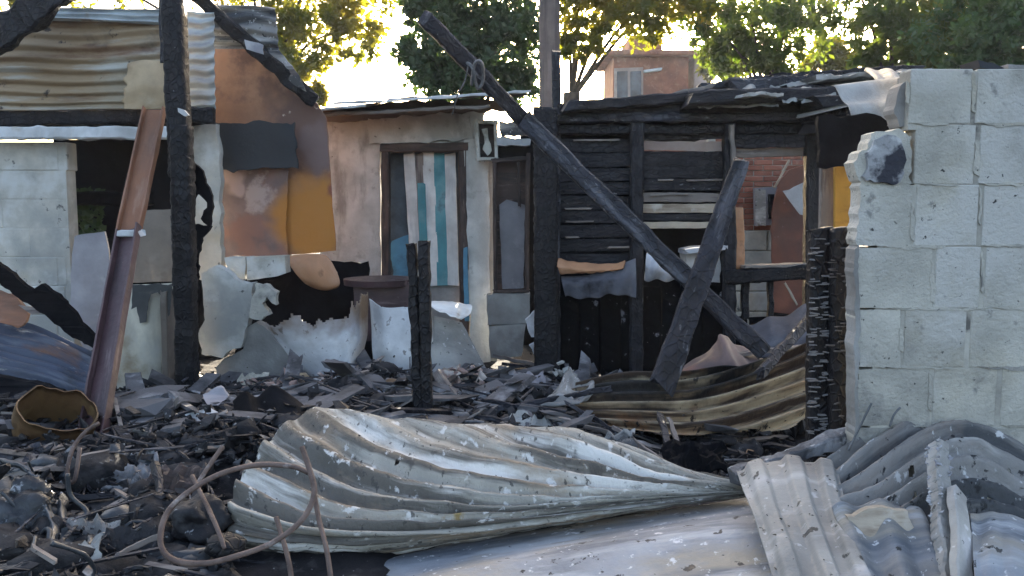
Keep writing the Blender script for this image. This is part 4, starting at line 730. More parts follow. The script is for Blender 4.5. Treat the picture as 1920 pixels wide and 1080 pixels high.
ob('rim', s_tube([V[i % nn] * 1 for i in range(0, nn + 1, 4)], .008, 6, 4), m_rustch, DR, True)

T(ob('bent_rod_loop', s_tube([W(566, 838, 2.5), W(580, 880, 2.46), (W(589, 925, 2.42)), W(566, 975, 2.38), W(510, 1018, 2.34), W(445, 1042, 2.3), W(385, 1056, 2.3), W(325, 1050, 2.32), W(301, 1018, 2.36), W(312, 965, 2.42), W(350, 925, 2.48), W(410, 890, 2.54), W(480, 872, 2.58), W(545, 874, 2.58), W(578, 886, 2.56)], .0085, 8, 10, jit=.12), m_rebar, None, True), 'rusty iron rod bent into a big oval loop before the twisted sheet', 'iron rod')
rods = [([(588, 918, 2.5), (597, 970, 2.45), (612, 1030, 2.38), (622, 1100, 2.32)], 'straight rusty rod crossing the lower edge of the twisted sheet'), ([(518, 970, 2.45), (530, 1010, 2.4), (542, 1055, 2.35), (550, 1110, 2.3)], 'short rusty rod standing inside the oval loop near the twisted sheet'),
        ([(360, 892, 2.75), (384, 940, 2.65), (405, 985, 2.55), (422, 1030, 2.5)], 'rusty rod slanting down through the oval loop'), ([(366, 914, 2.75), (388, 880, 2.8), (418, 836, 2.85)], 'rusty bar slanting up above the oval loop')]
for pts, lb in rods: T(ob('iron_rod', s_tube([W(*p) for p in pts], .0075, 7, 8, jit=.15), m_rebar, None, True), lb, 'iron rod', 'rusty rods round the loop')
T(ob('bent_bracket', s_tube([W(186, 793, 3.3), W(158, 812, 3.28), W(135, 845, 3.22), W(126, 895, 3.15), W(140, 900, 3.12), W(150, 840, 3.18)], .008, 7, 8), m_rebar, None, True), 'pale bent wire handle hooked beside the foot of the steel channel', 'bracket')
T(ob('grey_strap', s_patch([[(190, 828, 3.7), (240, 838, 3.65), (320, 842, 3.6), (425, 826, 3.6)], [(192, 846, 3.6), (245, 848, 3.55), (320, 852, 3.5), (425, 836, 3.5)]], 40, 6, lambda u, v: .02 * n3((u * 6, v, 3)), th=.008), m_palemetal, None, True), 'long pale bent metal strip lying right of the steel channel foot', 'metal strip')
T(ob('ash_crust', s_patch([[(185, 868, 3.5), (240, 858, 3.5), (285, 850, 3.45), (308, 862, 3.45)], [(180, 895, 3.35), (240, 886, 3.3), (285, 884, 3.3), (306, 884, 3.3)], [(150, 935, 3.25), (220, 922, 3.2), (270, 910, 3.2), (300, 892, 3.22)]], 50, 30, lambda u, v: .05 * n3((u * 9, v * 6, 2)) + .02 * n3((u * 25, v * 19, 1)), th=.015), m_ash, None, True), 'crumbly pale ash crust at the foot of the steel channel', 'ash crust')
T(ob('foot_plate', s_px((112, 940, 3.4), (300, 912, 3.3), 12, .08, seg=24, jit=.006), m_palemetal), 'pale metal edge strip below the ash crust', 'metal strip')
T(ob('black_burnt_sheet', s_patch([[(436, 752, 4.05), (460, 733, 4.05), (482, 744, 4.05), (510, 722, 4.05), (545, 740, 4.0), (580, 768, 3.95)], [(445, 790, 3.9), (470, 782, 3.88), (495, 784, 3.88), (520, 778, 3.88), (548, 782, 3.85), (570, 790, 3.8)], [(455, 836, 3.75), (475, 838, 3.72), (500, 836, 3.7), (515, 834, 3.7), (530, 830, 3.7), (545, 815, 3.68)]], 50, 20, None, th=.006), m_soot, None, True), 'black curled burnt sheet with a wavy top edge behind the twisted sheet', 'burnt sheet')
T(ob('white_plate_shard', s_panel([(346, 778, 3.9), (388, 760, 3.95), (414, 780, 3.9), (412, 800, 3.85), (378, 796, 3.85)], .02, 3, 8), m_white), 'white broken plate shard right of the stained fridge', 'shard')
T(ob('grey_shard', s_panel([(380, 740, 4.2), (412, 724, 4.25), (428, 742, 4.2), (410, 760, 4.1), (388, 758, 4.1)], .02, 3, 8), m_lilac), 'grey broken shard behind the white plate shard', 'shard')
T(ob('striped_tin', s_patch([[(246, 788, 4.1), (300, 778, 4.1), (380, 806, 4.0)], [(250, 800, 4.0), (310, 800, 3.95), (400, 826, 3.85)], [(250, 812, 3.9), (310, 820, 3.85), (405, 838, 3.78)]], 40, 40, lambda u, v: .014 * math.sin(2 * math.pi * (4 * v)), th=.004), m_zincrust, None, True), 'small rusty corrugated tin piece below the stained fridge', 'tin')
def s_lump(c, r, sx=1, sy=1, sz=1, amp=.2, sub=3, so=0):
    bm = bmesh.new(); bmesh.ops.create_icosphere(bm, subdivisions=sub, radius=1)
    V = []
    for v in bm.verts:
        k = 1 + amp * n3(v.co, 1.6, so) + amp * .4 * n3(v.co, 5, so)
        V.append(Vector(c) + Vector((v.co.x * sx, v.co.y * sy, v.co.z * sz)) * (r * k))
    bm.verts.index_update(); F = [tuple(v.index for v in f.verts) for f in bm.faces]; bm.free()
    return V, F, V
T(ob('melted_ball', s_lump(W(222, 978, 2.9), .065, 1, 1, .9, .12, 3, 4), m_plastic, None, True), 'round black melted ball in the ash under the pale edge strip', 'melted lump')
T(ob('melted_bag', s_lump(W(372, 975, 2.75), .085, 1.1, 1, .8, .5, 4, 9), m_coal, None, True), 'crumpled charred bag inside the oval rod loop', 'bag')
T(ob('charred_log_end', s_lump(W(425, 1025, 2.55), .05, 1.2, 1, .8, .3, 3, 2), m_char, None, True), 'knobbly charred log end at the bottom of the oval rod loop', 'log')
for k, (pts, lb, wpx) in enumerate((([(70, 900, 3.0), (88, 960, 2.85), (100, 1010, 2.7), (80, 1090, 2.5)], 'wide grey melted strip curling down beside the black heap', .03), ([(20, 900, 3.0), (50, 930, 2.95), (60, 1000, 2.8), (40, 1090, 2.6)], 'dark melted strip at the outer edge of the black heap', .025),
        ([(112, 945, 2.95), (116, 1005, 2.8), (86, 1060, 2.6), (72, 1100, 2.5)], 'glossy melted strip forking from the wide grey one', .02), ([(0, 870, 3.1), (40, 880, 3.05), (70, 905, 3.0), (90, 930, 2.95)], 'melted pale strip on top of the black heap', .025))):
    T(ob('melted_strip', s_patch([[(x - 9, y - 6, d) for x, y, d in pts], [(x, y - 8, d - .04) for x, y, d in pts], [(x + 11, y, d) for x, y, d in pts]], 40, 8, lambda u, v: .012 * n3((u * 8, v * 3, k)), th=.008), m_plastic, None, True), lb, 'melted strip', 'melted plastic strips')
T(ob('black_heap', MB().add(s_lump(W(20, 1000, 2.85), .15, 1.1, 1, .8, .9, 4, 21)).add(s_lump(W(60, 950, 2.9), .075, 1.1, 1, .9, .9, 4, 5)).add(s_lump(W(10, 930, 2.95), .07, 1.2, 1, .8, .9, 4, 55)), m_coalgloss, None, True), 'heap of black melted plastic at the lower left', 'melted heap')

# left pile: burnt sheets and boards
T(ob('burnt_blue_sheet', s_patch([[(-30, 590, 5.2), (60, 610, 5.2), (150, 650, 5.1), (190, 680, 5.0)], [(-30, 640, 4.9), (60, 665, 4.85), (150, 695, 4.8), (186, 712, 4.75)], [(-30, 690, 4.65), (60, 712, 4.6), (140, 738, 4.55), (180, 748, 4.5)]], 50, 90, lambda u, v: .014 * math.sin(2 * math.pi * (7 * v + .2 * n3((u * 2, v * 2, 0)))) + .03 * n3((u * 3, v * 3, 7))), m_burntblue, None, True), 'blue-grey burnt corrugated sheet sloping in the pile by the white blocks', 'corrugated sheet')
T(ob('black_leaf_board', s_panel([(-20, 480, 4.95), (60, 545, 4.85), (78, 532, 4.85), (122, 566, 4.8), (158, 612, 4.72), (184, 646, 4.66), (176, 654, 4.66), (120, 622, 4.75), (84, 590, 4.8), (24, 552, 4.88), (-20, 512, 4.95)], .04, 4, 9), m_soot), 'pointed black charred board slanting over the burnt blue-grey sheet', 'board')
T(ob('orange_scrap', s_panel([(-20, 546, 5.1), (30, 556, 5.1), (52, 590, 5.05), (40, 612, 5.0), (-20, 606, 5.0)], .03, 5, 9), m_rustch), 'rust-orange scrap under the pointed black board', 'scrap')
T(ob('pale_sliver', s_panel([(34, 572, 4.95), (70, 576, 4.95), (88, 586, 4.9), (60, 590, 4.9)], .02, 2, 8), m_woodgrey), 'pale wood sliver beside the rust-orange scrap', 'sliver')
T(ob('black_panel', s_panel([(-30, 700, 4.5), (60, 716, 4.45), (150, 748, 4.4), (140, 790, 4.25), (-30, 800, 4.2)], .05, 5, 12), m_soot), 'black panel below the burnt blue-grey sheet', 'panel')  # plain black panel filling the lower part of the pile

# mid-ground individual sticks and boards in the ash
sticks = [((820, 700, 4.9), (868, 760, 4.5), .05), ((860, 780, 4.3), (1148, 728, 4.4), .03), ((905, 752, 4.4), (1060, 772, 4.2), .024), ((980, 770, 4.3), (1180, 822, 3.9), .02), ((880, 776, 4.2), (1120, 838, 3.75), .024), ((1060, 755, 4.2), (1230, 850, 3.75), .018),
          ((1150, 800, 3.9), (1250, 868, 3.5), .018), ((640, 742, 4.9), (770, 718, 5.0), .05), ((600, 762, 4.6), (720, 742, 4.7), .04), ((690, 764, 4.4), (775, 748, 4.4), .05), ((660, 716, 5.2), (760, 702, 5.3), .04), ((920, 738, 4.6), (1010, 700, 5.2), .03), ((925, 668, 6.6), (1010, 684, 6.5), .03),
          ((940, 682, 6.4), (1020, 690, 6.2), .025), ((1236, 778, 3.9), (1262, 872, 3.5), .03), ((1252, 782, 3.95), (1284, 870, 3.5), .02), ((290, 872, 3.2), (292, 960, 2.9), .03), ((120, 980, 2.8), (150, 1000, 2.7), .02), ((225, 1040, 2.5), (300, 1005, 2.6), .018), ((235, 1066, 2.4), (285, 1070, 2.35), .015)]
stick_labels = ['thick scorched stick slanting down from the pink brick rubble beside the double black post', 'long grey stick pointing at the pale crumpled rag', 'level charred stick lying between the double black post and the rag',
    'charred stick sliding under the near end of the rusty corrugated sheet', 'longest charred stick, slanting down to the top edge of the twisted sheet', 'thin stick beside the lower end of the rusty corrugated sheet', 'thin stick touching the upper edge of the twisted sheet near its point',
    'broad burnt lath pointing at the foot of the double black post', 'burnt lath lying behind the upper corner of the twisted sheet', 'short broad lath lying against the double black post', 'farthest lath of those beside the double black post, near the enamel sheets',
    'stick slanting up towards the corner post of the wooden house', 'pale lath lying under the concrete footing of the narrow window', 'second pale lath, just in front of the one under the footing', 'thick upright stick leaning on the front of the rusty corrugated sheet',
    'thin upright stick next to the thick one at the rusty corrugated sheet', 'short upright stick below the crumbly ash crust', 'tiny stick between the melted strips and the round melted ball', 'stick slanting in the ash below the round melted ball', 'lowest short stick at the bottom edge beside the oval rod loop']
for i, (a, b, w_) in enumerate(sticks):
    T(ob('charred_stick', s_beam(W(*a), W(*b), w_, w_ * .7, seg=16, jit=.004, bow=random.uniform(-.02, .02)), m_charblue if i % 3 else m_woodgrey), stick_labels[i], 'stick', 'loose charred sticks in the rubble')
tins = [((610, 735, 5.0), .34, .16, m_palemetal, 'long grey bent tin lying before the torn enamel sheet'), ((700, 722, 5.1), .30, .14, m_ash, 'ash-grey broken board heap left of the double black post'), ((735, 752, 4.6), .26, .13, m_lilac, 'lilac-grey flat piece at the foot of the double black post'),
    ((650, 756, 4.5), .28, .14, m_woodgrey, 'greyed board piece just behind the top corner of the twisted sheet'), ((560, 712, 5.3), .24, .12, m_tan, 'tan crumpled scrap under the low render wall'), ((470, 716, 5.3), .22, .12, m_block, 'pale render chunk beside the black curled burnt sheet'),
    ((885, 745, 4.6), .26, .10, m_ash, 'ash-grey splintered timber right of the double black post'), ((990, 716, 5.0), .24, .12, m_lilac, 'lilac-grey crumpled tin below the pale laths'), ((1000, 800, 4.0), .22, .10, m_palemetal, 'bent grey tin strip behind the middle of the twisted sheet'),
    ((1150, 840, 3.7), .20, .10, m_zincsoot, 'sooty tin scrap behind the tapering end of the twisted sheet'), ((1300, 858, 3.5), .26, .12, m_soot, 'black burnt scrap below the rusty corrugated sheet'), ((260, 812, 3.9), .26, .09, m_palemetal, 'grey bent strip under the stained fridge'),
    ((330, 800, 3.95), .26, .12, m_zincrust, 'brown tin scrap near the white plate shard'), ((40, 860, 3.4), .22, .12, m_charblue, 'dark tin scrap in front of the crushed drum'), ((330, 905, 3.2), .22, .12, m_brownwood, 'brown burnt board right of the crumbly ash crust'),
    ((170, 1000, 2.75), .16, .10, m_zincsoot, 'grey crumpled tin beside the round melted ball'), ((260, 1020, 2.65), .20, .10, m_clinker, 'grey-black crust below the round melted ball'), ((130, 1050, 2.5), .18, .09, m_palemetal, 'pale bent tin at the bottom edge by the melted strips'),
    ((60, 770, 4.2), .3, .14, m_burntblue, 'blue-black crumpled tin above the crushed drum')]
for k, (c, L_, w_, m_, lb) in enumerate(tins):
    c = W(*c); an = random.uniform(-.7, .7); ex = Vector((math.cos(an), math.sin(an) * .6, random.uniform(-.15, .15))) * L_; ey = Vector((-math.sin(an) * .5, math.cos(an), random.uniform(.2, .7))) * w_
    V = []; F = []; nu_, nv_ = 16, 8; so = k * 3.7
    for sgn in (0, 1):
        for j in range(nv_ + 1):
            for i in range(nu_ + 1):
                a, b = i / nu_ - .5, j / nv_ - .5; e = 1 + .35 * n3((a * 4, b * 4, so)) 
                V.append(c + ex * (a * e) + ey * (b * (1 + .5 * n3((a * 3, so, b)))) + Vector((0, 0, .05 * n3((a * 5, b * 3, so + 2)) + .03 * abs(n3((a * 9, b * 6, so))) - .008 * sgn)))
    q_ = (nu_ + 1) * (nv_ + 1)
    for j in range(nv_):
        for i in range(nu_):
            a = j * (nu_ + 1) + i; f = (a, a + 1, a + nu_ + 2, a + nu_ + 1); F.append(f); F.append(tuple(x + q_ for x in f[::-1]))
    rim = [i for i in range(nu_ + 1)] + [j * (nu_ + 1) + nu_ for j in range(1, nv_ + 1)] + [nv_ * (nu_ + 1) + i for i in range(nu_ - 1, -1, -1)] + [j * (nu_ + 1) for j in range(nv_ - 1, 0, -1)]
    for a, b in zip(rim, rim[1:] + rim[:1]): F.append((a, a + q_, b + q_, b))
    T(ob('bent_scrap', (V, F, V), m_), lb, 'scrap', 'bent scraps in the rubble')
T(ob('white_rag', s_patch([[(1040, 742, 4.5), (1060, 700, 4.6), (1072, 692, 4.6), (1090, 735, 4.5)], [(1020, 752, 4.4), (1060, 735, 4.4), (1085, 742, 4.4), (1112, 712, 4.5)], [(1000, 762, 4.35), (1060, 758, 4.3), (1090, 752, 4.3), (1115, 736, 4.4)]], 30, 16, lambda u, v: .03 * n3((u * 6, v * 5, 3)), th=.01), m_palemetal, None, True), 'crumpled pale rag at the end of the rusty corrugated sheet', 'rag')
T(ob('sun_blocker', s_panel([(975, 240), (1062, 240), (1062, 720), (975, 720)], .03, 0, 14, 8.3), m_soot), 'added black panel blocking the sun in the gap between the plaster and wooden houses', 'light blocker')  # panel added to stop sun leaking between the two houses
T(ob('broken_slab', s_panel([(985, 600, 6.0), (1004, 582, 6.0), (1024, 590, 6.0), (1024, 634, 6.0), (996, 632, 6.0)], .06, 3, 8), m_wcloth), 'pinkish white slab wedged behind the corner post of the wooden house', 'slab')
T(ob('small_slab', s_panel([(992, 648, 5.9), (1014, 640, 5.9), (1018, 656, 5.9), (1000, 664, 5.9)], .05, 2, 8), m_wcloth), 'small white chunk below the pinkish white slab', 'chunk')

# ------------------------------------------------------------------ rubble (uncountable)
HULLS = []
def hulls():
    rs = np.random.RandomState(5)
    for k in range(40):
        bm = bmesh.new()
        for q in rs.uniform(-.5, .5, (11, 3)): bm.verts.new(q)
        r = bmesh.ops.convex_hull(bm, input=bm.verts[:]); bmesh.ops.delete(bm, geom=[e for e in r['geom_interior'] if isinstance(e, bmesh.types.BMVert)], context='VERTS')
        bm.verts.index_update(); bm.verts.ensure_lookup_table()
        HULLS.append((np.array([tuple(v.co) for v in bm.verts]), np.array([[v.index for v in f.verts] for f in bm.faces]))); bm.free()
hulls()
def scatter(name, n, m_, dims, reg, label, lift=.01, tilt=.5, pile=.02, smooth=False):
    rs = np.random.RandomState(len(name) * 17 + n)
    cube = np.array([[-1,-1,-1],[1,-1,-1],[1,1,-1],[-1,1,-1],[-1,-1,1],[1,-1,1],[1,1,1],[-1,1,1]], float) * .5
    fc = np.array([[0,3,2,1],[4,5,6,7],[0,1,5,4],[1,2,6,5],[2,3,7,6],[3,0,4,7]])
    V = []; F = []; k = 0
    while k < n:
        if reg == 'all':
            y = rs.uniform(2.1, 6.6) if rs.rand() < .75 else rs.uniform(2.3, 3.6); x = rs.uniform(-.66, .66) * y
        else:
            (x0, x1), (y0, y1) = reg; x = rs.uniform(x0, x1); y = rs.uniform(y0, y1)
        if y < 3.42 and x / y > -.34 - .06 * (y > 3.1): continue          # lies under the big sheets
        if x / y > .38 and y > 2.7: continue
        k += 1
        sc = rs.uniform(.6, 1.0) if y < 3.2 else rs.uniform(.7, 1.25)
        s = [rs.uniform(*d) * sc for d in dims]; q = Euler((rs.normal(0, tilt), rs.normal(0, tilt), rs.uniform(0, 6.28))).to_matrix()
        if dims[0][1] > .15: c_, f_ = cube * (1 + rs.uniform(-.3, .3, (8, 3))), fc
        else: c_, f_ = HULLS[rs.randint(40)]
        pts = (c_ * s) @ np.array(q).T + np.array([x, y, H(x, y) + lift + rs.exponential(pile)])
        F += (f_ + len(V)).tolist(); V += pts.tolist()
    o = ob(name, (V, F, V), m_); stuff(o, label, 'rubble'); return o
scatter('charcoal_rubble', 5200, m_coal, ((.02, .13), (.02, .09), (.015, .07)), 'all', 'black charcoal rubble covering the yard')
scatter('ash_rubble', 2200, m_ash, ((.008, .05), (.008, .035), (.006, .03)), 'all', 'pale ash crumbs over the yard', .02, pile=.012)
scatter('charred_twigs', 700, m_charblue, ((.10, .42), (.006, .016), (.005, .012)), 'all', 'thin charred twigs strewn over the rubble', .03, .16)
scatter('black_laths', 170, m_charsoft, ((.16, .5), (.02, .05), (.01, .025)), 'all', 'black burnt laths strewn over the rubble', .03, .16)
scatter('cinders', 5200, m_coal, ((.008, .03), (.008, .026), (.006, .022)), 'all', 'fine black cinders between the rubble', .03)
scatter('grey_clinker', 500, m_clinker, ((.02, .09), (.02, .06), (.012, .04)), 'all', 'dull grey clinker among the rubble', .02)
scatter('burnt_boards', 150, m_woodash, ((.2, .6), (.05, .11), (.012, .03)), ((-2.3, 1.0), (3.7, 5.7)), 'greyed burnt boards strewn over the rubble', .04, .2)
scatter('tin_scraps', 160, m_scrap, ((.04, .14), (.03, .10), (.003, .012)), 'all', 'bent tin scraps strewn over the rubble', .03)
scatter('wood_splinters', 200, m_woodgrey, ((.08, .3), (.012, .04), (.006, .02)), 'all', 'greyed wood splinters strewn over the rubble', .03, .2)
scatter('brick_rubble', 200, m_masonry, ((.02, .10), (.02, .08), (.02, .07)), ((-.42, -.05), (4.9, 5.5)), 'pinkish brick rubble heaped beside the slanted sheet', .06)
scatter('plaster_rubble', 200, m_masonry, ((.02, .1), (.02, .07), (.01, .05)), ((-1.75, -1.05), (4.7, 5.5)), 'broken plaster rubble in front of the low render wall', .03)
scatter('white_rubble', 90, m_wblock, ((.02, .09), (.02, .07), (.01, .05)), ((.05, .4), (5.2, 6.0)), 'white plaster crumbs at the corner post of the wooden house', .05)

def lumps(name, n, m_, r, regf, label):
    rs = random.Random(n); mb = MB()
    for k in range(n):
        x, y = regf(rs); z = H(x, y) + rs.uniform(.0, .05)
        mb.add(s_lump((x, y, z), rs.uniform(*r), rs.uniform(.7, 1.5), rs.uniform(.7, 1.5), rs.uniform(.5, .9), .75, 2, rs.uniform(0, 90)))
    stuff(ob(name, mb, m_, None, True), label, 'rubble')
lumps('melted_lumps', 150, m_plastic, (.02, .06), lambda r: ((lambda y: (-r.uniform(.36, .64) * y, y))(r.uniform(2.25, 3.5))), 'small glossy melted lumps in the near ash')
lumps('soft_ash_heaps', 60, m_clinker, (.04, .10), lambda r: ((lambda y: (-r.uniform(.34, .64) * y, y))(r.uniform(2.3, 3.6))), 'soft grey ash heaps in the near rubble')
lumps('far_lumps', 120, m_clinker, (.03, .08), lambda r: ((lambda y: (r.uniform(-.5, .32) * y, y))(r.uniform(3.6, 5.6))), 'dull grey lumps in the rubble before the houses')
# curled strips and burnt cables (too tangled to count)
mb = MB(); rs = random.Random(3)
for k in range(46):
    y = rs.uniform(2.3, 3.4); x = -rs.uniform(.36, .62) * y; p = Vector((x, y, H(x, y) + .04)); pts = [p.copy()]; d = Vector((rs.uniform(-1, 1), rs.uniform(-1, 1), rs.uniform(-.1, .5)))
    for q in range(4):
        d = (d + Vector((rs.uniform(-.8, .8), rs.uniform(-.8, .8), rs.uniform(-.5, .3)))).normalized(); p = p + d * rs.uniform(.03, .08); p.z = max(p.z, H(p.x, p.y) + .01); pts.append(p.copy())
    mb.add(s_tube(pts, rs.uniform(.004, .012), 6, 5, jit=.4, r1=rs.uniform(.003, .009)))
stuff(ob('curled_strips', mb, m_plastic, None, True), 'tangle of curled melted strips in the near ash', 'melted strips')
mb = MB()
for k in range(34):
    y = rs.uniform(3.5, 5.0); x = rs.uniform(-.12, .26) * y; p = Vector((x, y, H(x, y) + .05)); pts = [p.copy()]; d = Vector((rs.uniform(-1, 1), rs.uniform(-.4, .4), 0)).normalized()
    for q in range(5):
        d = (d + Vector((rs.uniform(-.5, .5), rs.uniform(-.3, .3), rs.uniform(-.15, .15)))).normalized(); p = p + d * rs.uniform(.08, .16); p.z = H(p.x, p.y) + rs.uniform(.02, .09); pts.append(p.copy())
    mb.add(s_tube(pts, rs.uniform(.004, .010), 6, 6, jit=.3))
stuff(ob('burnt_cables', mb, m_wire, None, True), 'tangle of burnt grey cables between the sheets and the houses', 'cables')
# flakes lying on the sheets
def flakes(obj, n, m_, dims, name, label):
    rs = np.random.RandomState(n); me = obj.data; o = np.array(obj.location); V = []; F = []
    nf = len(me.vertices) // 2
    for k in range(n):
        c = np.array(me.vertices[rs.randint(nf)].co) + o; q = Euler((rs.normal(0, .4), rs.normal(0, .4), rs.uniform(0, 6.28))).to_matrix()
        c_, f_ = HULLS[rs.randint(40)]; sz = rs.uniform(*dims) ** 1.0
        pts = (c_ * np.array([1.4, .9, .5]) * sz) @ np.array(q).T + c + np.array([0, -.002, .003]); F += (f_ + len(V)).tolist(); V += pts.tolist()
    stuff(ob(name, (V, F, V), m_), label, 'flakes')
O = bpy.data.objects
flakes(O['crumpled_corrugated_sheet'], 110, m_coal, (.003, .008), 'charcoal_flakes', 'black flakes on the twisted corrugated sheet')
flakes(O['crumpled_corrugated_sheet'], 110, m_wcloth, (.002, .006), 'ash_flakes', 'white ash flakes on the twisted corrugated sheet')
flakes(O['flat_grey_sheet'], 70, m_coal, (.003, .010), 'charcoal_flakes', 'black flakes on the flat blue-grey sheet')
flakes(O['flat_grey_sheet'], 80, m_wcloth, (.002, .006), 'ash_flakes', 'white ash flakes on the flat blue-grey sheet')
flakes(O['sooty_corrugated_sheet'], 90, m_coal, (.004, .012), 'charcoal_flakes', 'black flakes on the sooty corrugated sheet')
flakes(O['sooty_corrugated_sheet'], 90, m_wcloth, (.003, .008), 'ash_flakes', 'white ash flakes on the sooty corrugated sheet')
flakes(O['ribbed_sheet'], 40, m_coal, (.003, .009), 'charcoal_flakes', 'black flakes on the ribbed strip')
flakes(O['rusty_corrugated_sheet'], 70, m_coal, (.005, .015), 'charcoal_flakes', 'black flakes on the rusty corrugated sheet')
flakes(O['scaly_post'], 120, m_wcloth, (.006, .016), 'ash_flakes', 'white flakes on the scaly post')

# ------------------------------------------------------------------ far brick house
FH = thing('brick_house', W(1238, 700, 24), 'two storey red brick house among the trees behind the roofs', 'house')
p = W(1145, 560, 24); q = W(1292, 98, 24)
ob('front_wall', s_box((p.x, 24, 0), (q.x, 26.5, q.z), .02), m_farbrick, FH)
p2 = W(1292, 560, 24.1); q2 = W(1334, 108, 24.1); ob('side_wall', s_box((p2.x + .01, 24.1, 0), (q2.x, 26.4, q2.z), .02), m_farplaster, FH)
r0 = W(1136, 104, 23.8); r1 = W(1340, 94, 23.8)
ob('roof', s_box((r0.x, 23.7, r0.z), (r1.x, 26.7, r1.z), .03), m_farbrick, FH)
p = W(1180, 100, 24.4); q = W(1242, 66, 24.4); ob('roof_parapet', s_box((p.x, 24.4, p.z), (q.x, 26, q.z), .03), m_farbrick, FH)
wf = ob('window', s_panel([(1152, 128), (1206, 126), (1206, 190), (1152, 192)], .06, 0, 10, 23.94), m_farplaster, FH)
for xa, xb in ((1157, 1177), (1182, 1202)): ob('pane', s_panel([(xa, 134), (xb, 133), (xb, 187), (xa, 188)], .02, 0, 10, 23.915), m_ddark, wf)
ob('wall_lamp', s_px((1208, 134, 23.9), (1240, 130, 23.9), 5, .15, seg=4), m_white, FH)

# ------------------------------------------------------------------ trees
def tree(blobs, leaves, size, m_, trunk, label, seed, name='leafy_tree', hgt=None):
    """blobs: (px, py, d, radius m, share); leaf clumps spread through each blob"""
    rs = np.random.RandomState(seed)
    tr = thing(name, (W(*trunk).x, trunk[2], 0), label, 'tree')
    pts = []
    tot = sum(b[4] for b in blobs)
    for (px, py, d, r, sh) in blobs:
        c = np.array(W(px, py, d)); n = int(leaves * sh / tot); nc = max(8, n // 45)
        dirs = rs.normal(size=(nc, 3)); dirs /= np.linalg.norm(dirs, axis=1, keepdims=True)
        cc = c + dirs * (r * (.25 + .95 * rs.uniform(0, 1, (nc, 1)) ** .7 + .25 * (rs.uniform(0, 1, (nc, 1)) > .88))) * np.array([1, .8, .85])
        cr = r * rs.uniform(.07, .22, nc)
        k = rs.randint(0, nc, n)
        pts.append(cc[k] + rs.normal(size=(n, 3)) * cr[k][:, None] * .6)
    P = np.concatenate(pts); n = len(P)
    a = rs.normal(size=(n, 3)); a[:, 2] -= .35; a /= np.linalg.norm(a, axis=1, keepdims=True)
    b = np.cross(a, rs.normal(size=(n, 3))); b /= np.linalg.norm(b, axis=1, keepdims=True)
    nn_ = np.cross(a, b)
    s = size * rs.uniform(.6, 1.35, (n, 1))
    v = np.stack([P, P + a*s*.5 + b*s*.28 + nn_*s*.05, P + a*s, P + a*s*.5 - b*s*.28 + nn_*s*.05], 1).reshape(-1, 3)
    f = np.arange(n * 4).reshape(n, 4)
    o = ob('crown', (v.tolist(), f.tolist(), v.tolist()), m_, tr); o['kind'] = 'stuff'
    mb = MB(); base = Vector((W(*trunk).x, trunk[2], -.1)); top = Vector(np.mean([np.array(W(*b[:3])) for b in blobs], 0))
    fork = base.lerp(top, .72); fork.x = base.x * .7 + top.x * .3; fork.y = base.y
    mb.add(s_tube([base, base.lerp(fork, .5) + Vector((.1, 0, 0)), fork], .22, 10, 8, jit=.15, r1=.14)); ob('trunk', mb, m_bark, tr, True)
    for bl in blobs:
        e = W(*bl[:3]); ob('limb', s_tube([fork - Vector((0, 0, .1)), fork.lerp(e, .5) + Vector((0, 0, .25)), e], .04, 7, 7, jit=.15, r1=.008), m_bark, tr, True)
    return tr
tree([(590, -40, 13, 1.0, 1.5), (560, 60, 12.6, .62, .8), (648, 55, 13, .48, .7), (540, 130, 12.4, .40, .55), (580, 175, 12.4, .22, .25), (470, -60, 13, .9, .9), (40, 20, 13.5, .6, .6), (150, -60, 13.5, .9, .8)], 13000, .105, m_leaf_yel, (520, 500, 13), 'yellow-green sunlit tree above the rust-brown sheet', 1)
tree([(895, -20, 11.5, .85, 2.2), (850, 90, 11.3, .62, 1.3), (945, 80, 11.6, .55, 1.2), (810, 120, 11.2, .34, .5), (790, 10, 11.3, .25, .2), (960, 160, 11.4, .3, .5), (860, 165, 11.3, .35, .6)], 17000, .10, m_leaf_dark, (900, 500, 11.5), 'dense dark green tree directly behind the plaster house roof', 2)
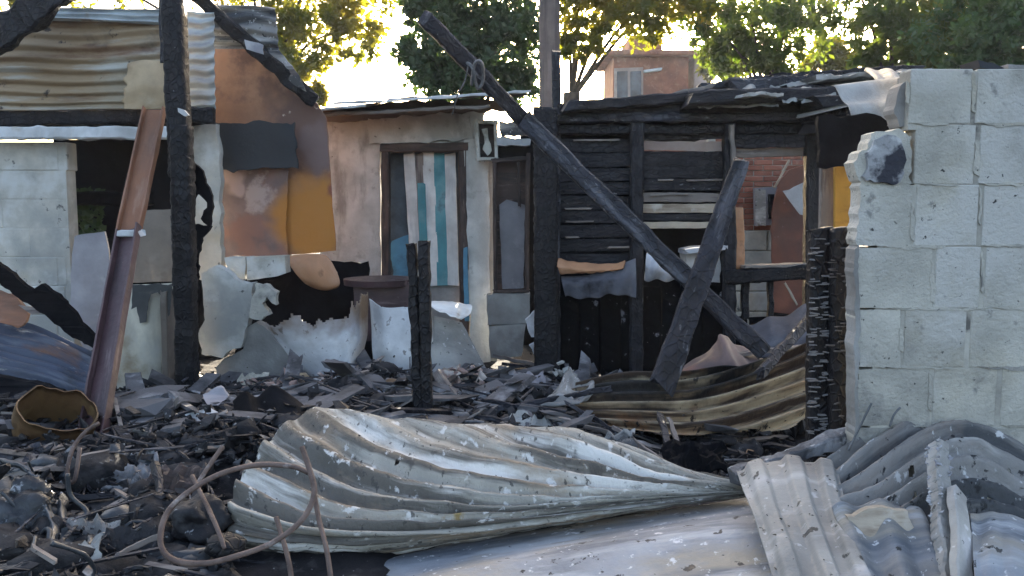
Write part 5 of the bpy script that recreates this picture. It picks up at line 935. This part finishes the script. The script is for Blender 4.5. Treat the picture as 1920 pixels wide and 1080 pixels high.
tree([(1090, -20, 14, .75, 1), (1170, 10, 14.2, .75, 1), (1250, -10, 14.5, .8, 1), (1100, 70, 13.8, .34, .35), (1065, 90, 13.8, .25, .2), (1300, -30, 15, .6, .8)], 9000, .115, m_leaf_yel, (1032, 500, 14.3), 'loose overhanging tree between the utility pole and the far brick house', 3)
tree([(1400, 20, 15, .95, 1.6), (1380, 100, 15.2, .5, .7), (1470, 70, 15, .65, 1), (1450, 130, 15, .45, .6), (1500, 0, 15.5, .5, .6), (1340, 60, 15, .4, .4)], 9500, .115, m_leaf_mid, (1430, 500, 15), 'mid green tree rising over the collapsed roof', 4)
tree([(1665, 10, 13, .8, 1.6), (1625, 105, 13, .25, .3), (1690, 90, 13, .5, 1), (1780, 20, 12.8, .85, 1.8), (1740, 100, 12.8, .4, .8), (1590, -50, 13.4, .5, .6)], 13000, .11, m_leaf_mid, (1660, 500, 13), 'broad shady tree behind the top of the block wall', 5)
tree([(1860, 40, 11.5, .8, 2), (1830, 110, 11.5, .4, .8), (1930, 90, 11.5, .6, 1.2), (1960, -40, 11.5, .9, 1)], 10500, .105, m_leaf_cool, (1900, 500, 11.5), 'cool green feathery tree furthest along the block wall', 6)
tree([(1555, 105, 19, .42, 1), (1535, 120, 19, .3, .6), (1580, 120, 19, .35, .6)], 3000, .14, m_leaf_yel, (1555, 500, 19), 'bright yellow backlit bush glowing between the two green trees', 7, 'sunlit_bush')
tree([(1352, 130, 20, .4, 1), (1380, 120, 20, .35, .7)], 2200, .14, m_leaf_yel, (1360, 500, 20), 'yellow backlit bush beside the far brick house', 8, 'sunlit_bush')

# ------------------------------------------------------------------ thin scattering volume added to imitate lens glare
hz = ob('glare_veil', s_box((-9, -1.5, -1.2), (9, 34, 8.5), 0), bpy.data.materials.new('glare_veil'))
hm = hz.data.materials[0]; hm.use_nodes = True; hm.node_tree.nodes.clear()
ho = hm.node_tree.nodes.new('ShaderNodeOutputMaterial'); hv = hm.node_tree.nodes.new('ShaderNodeVolumePrincipled')
hv.inputs['Color'].default_value = (.75, .84, 1, 1); hv.inputs['Density'].default_value = .0009; hv.inputs['Anisotropy'].default_value = .5
hm.node_tree.links.new(hv.outputs[0], ho.inputs['Volume']); hz['kind'] = 'stuff'
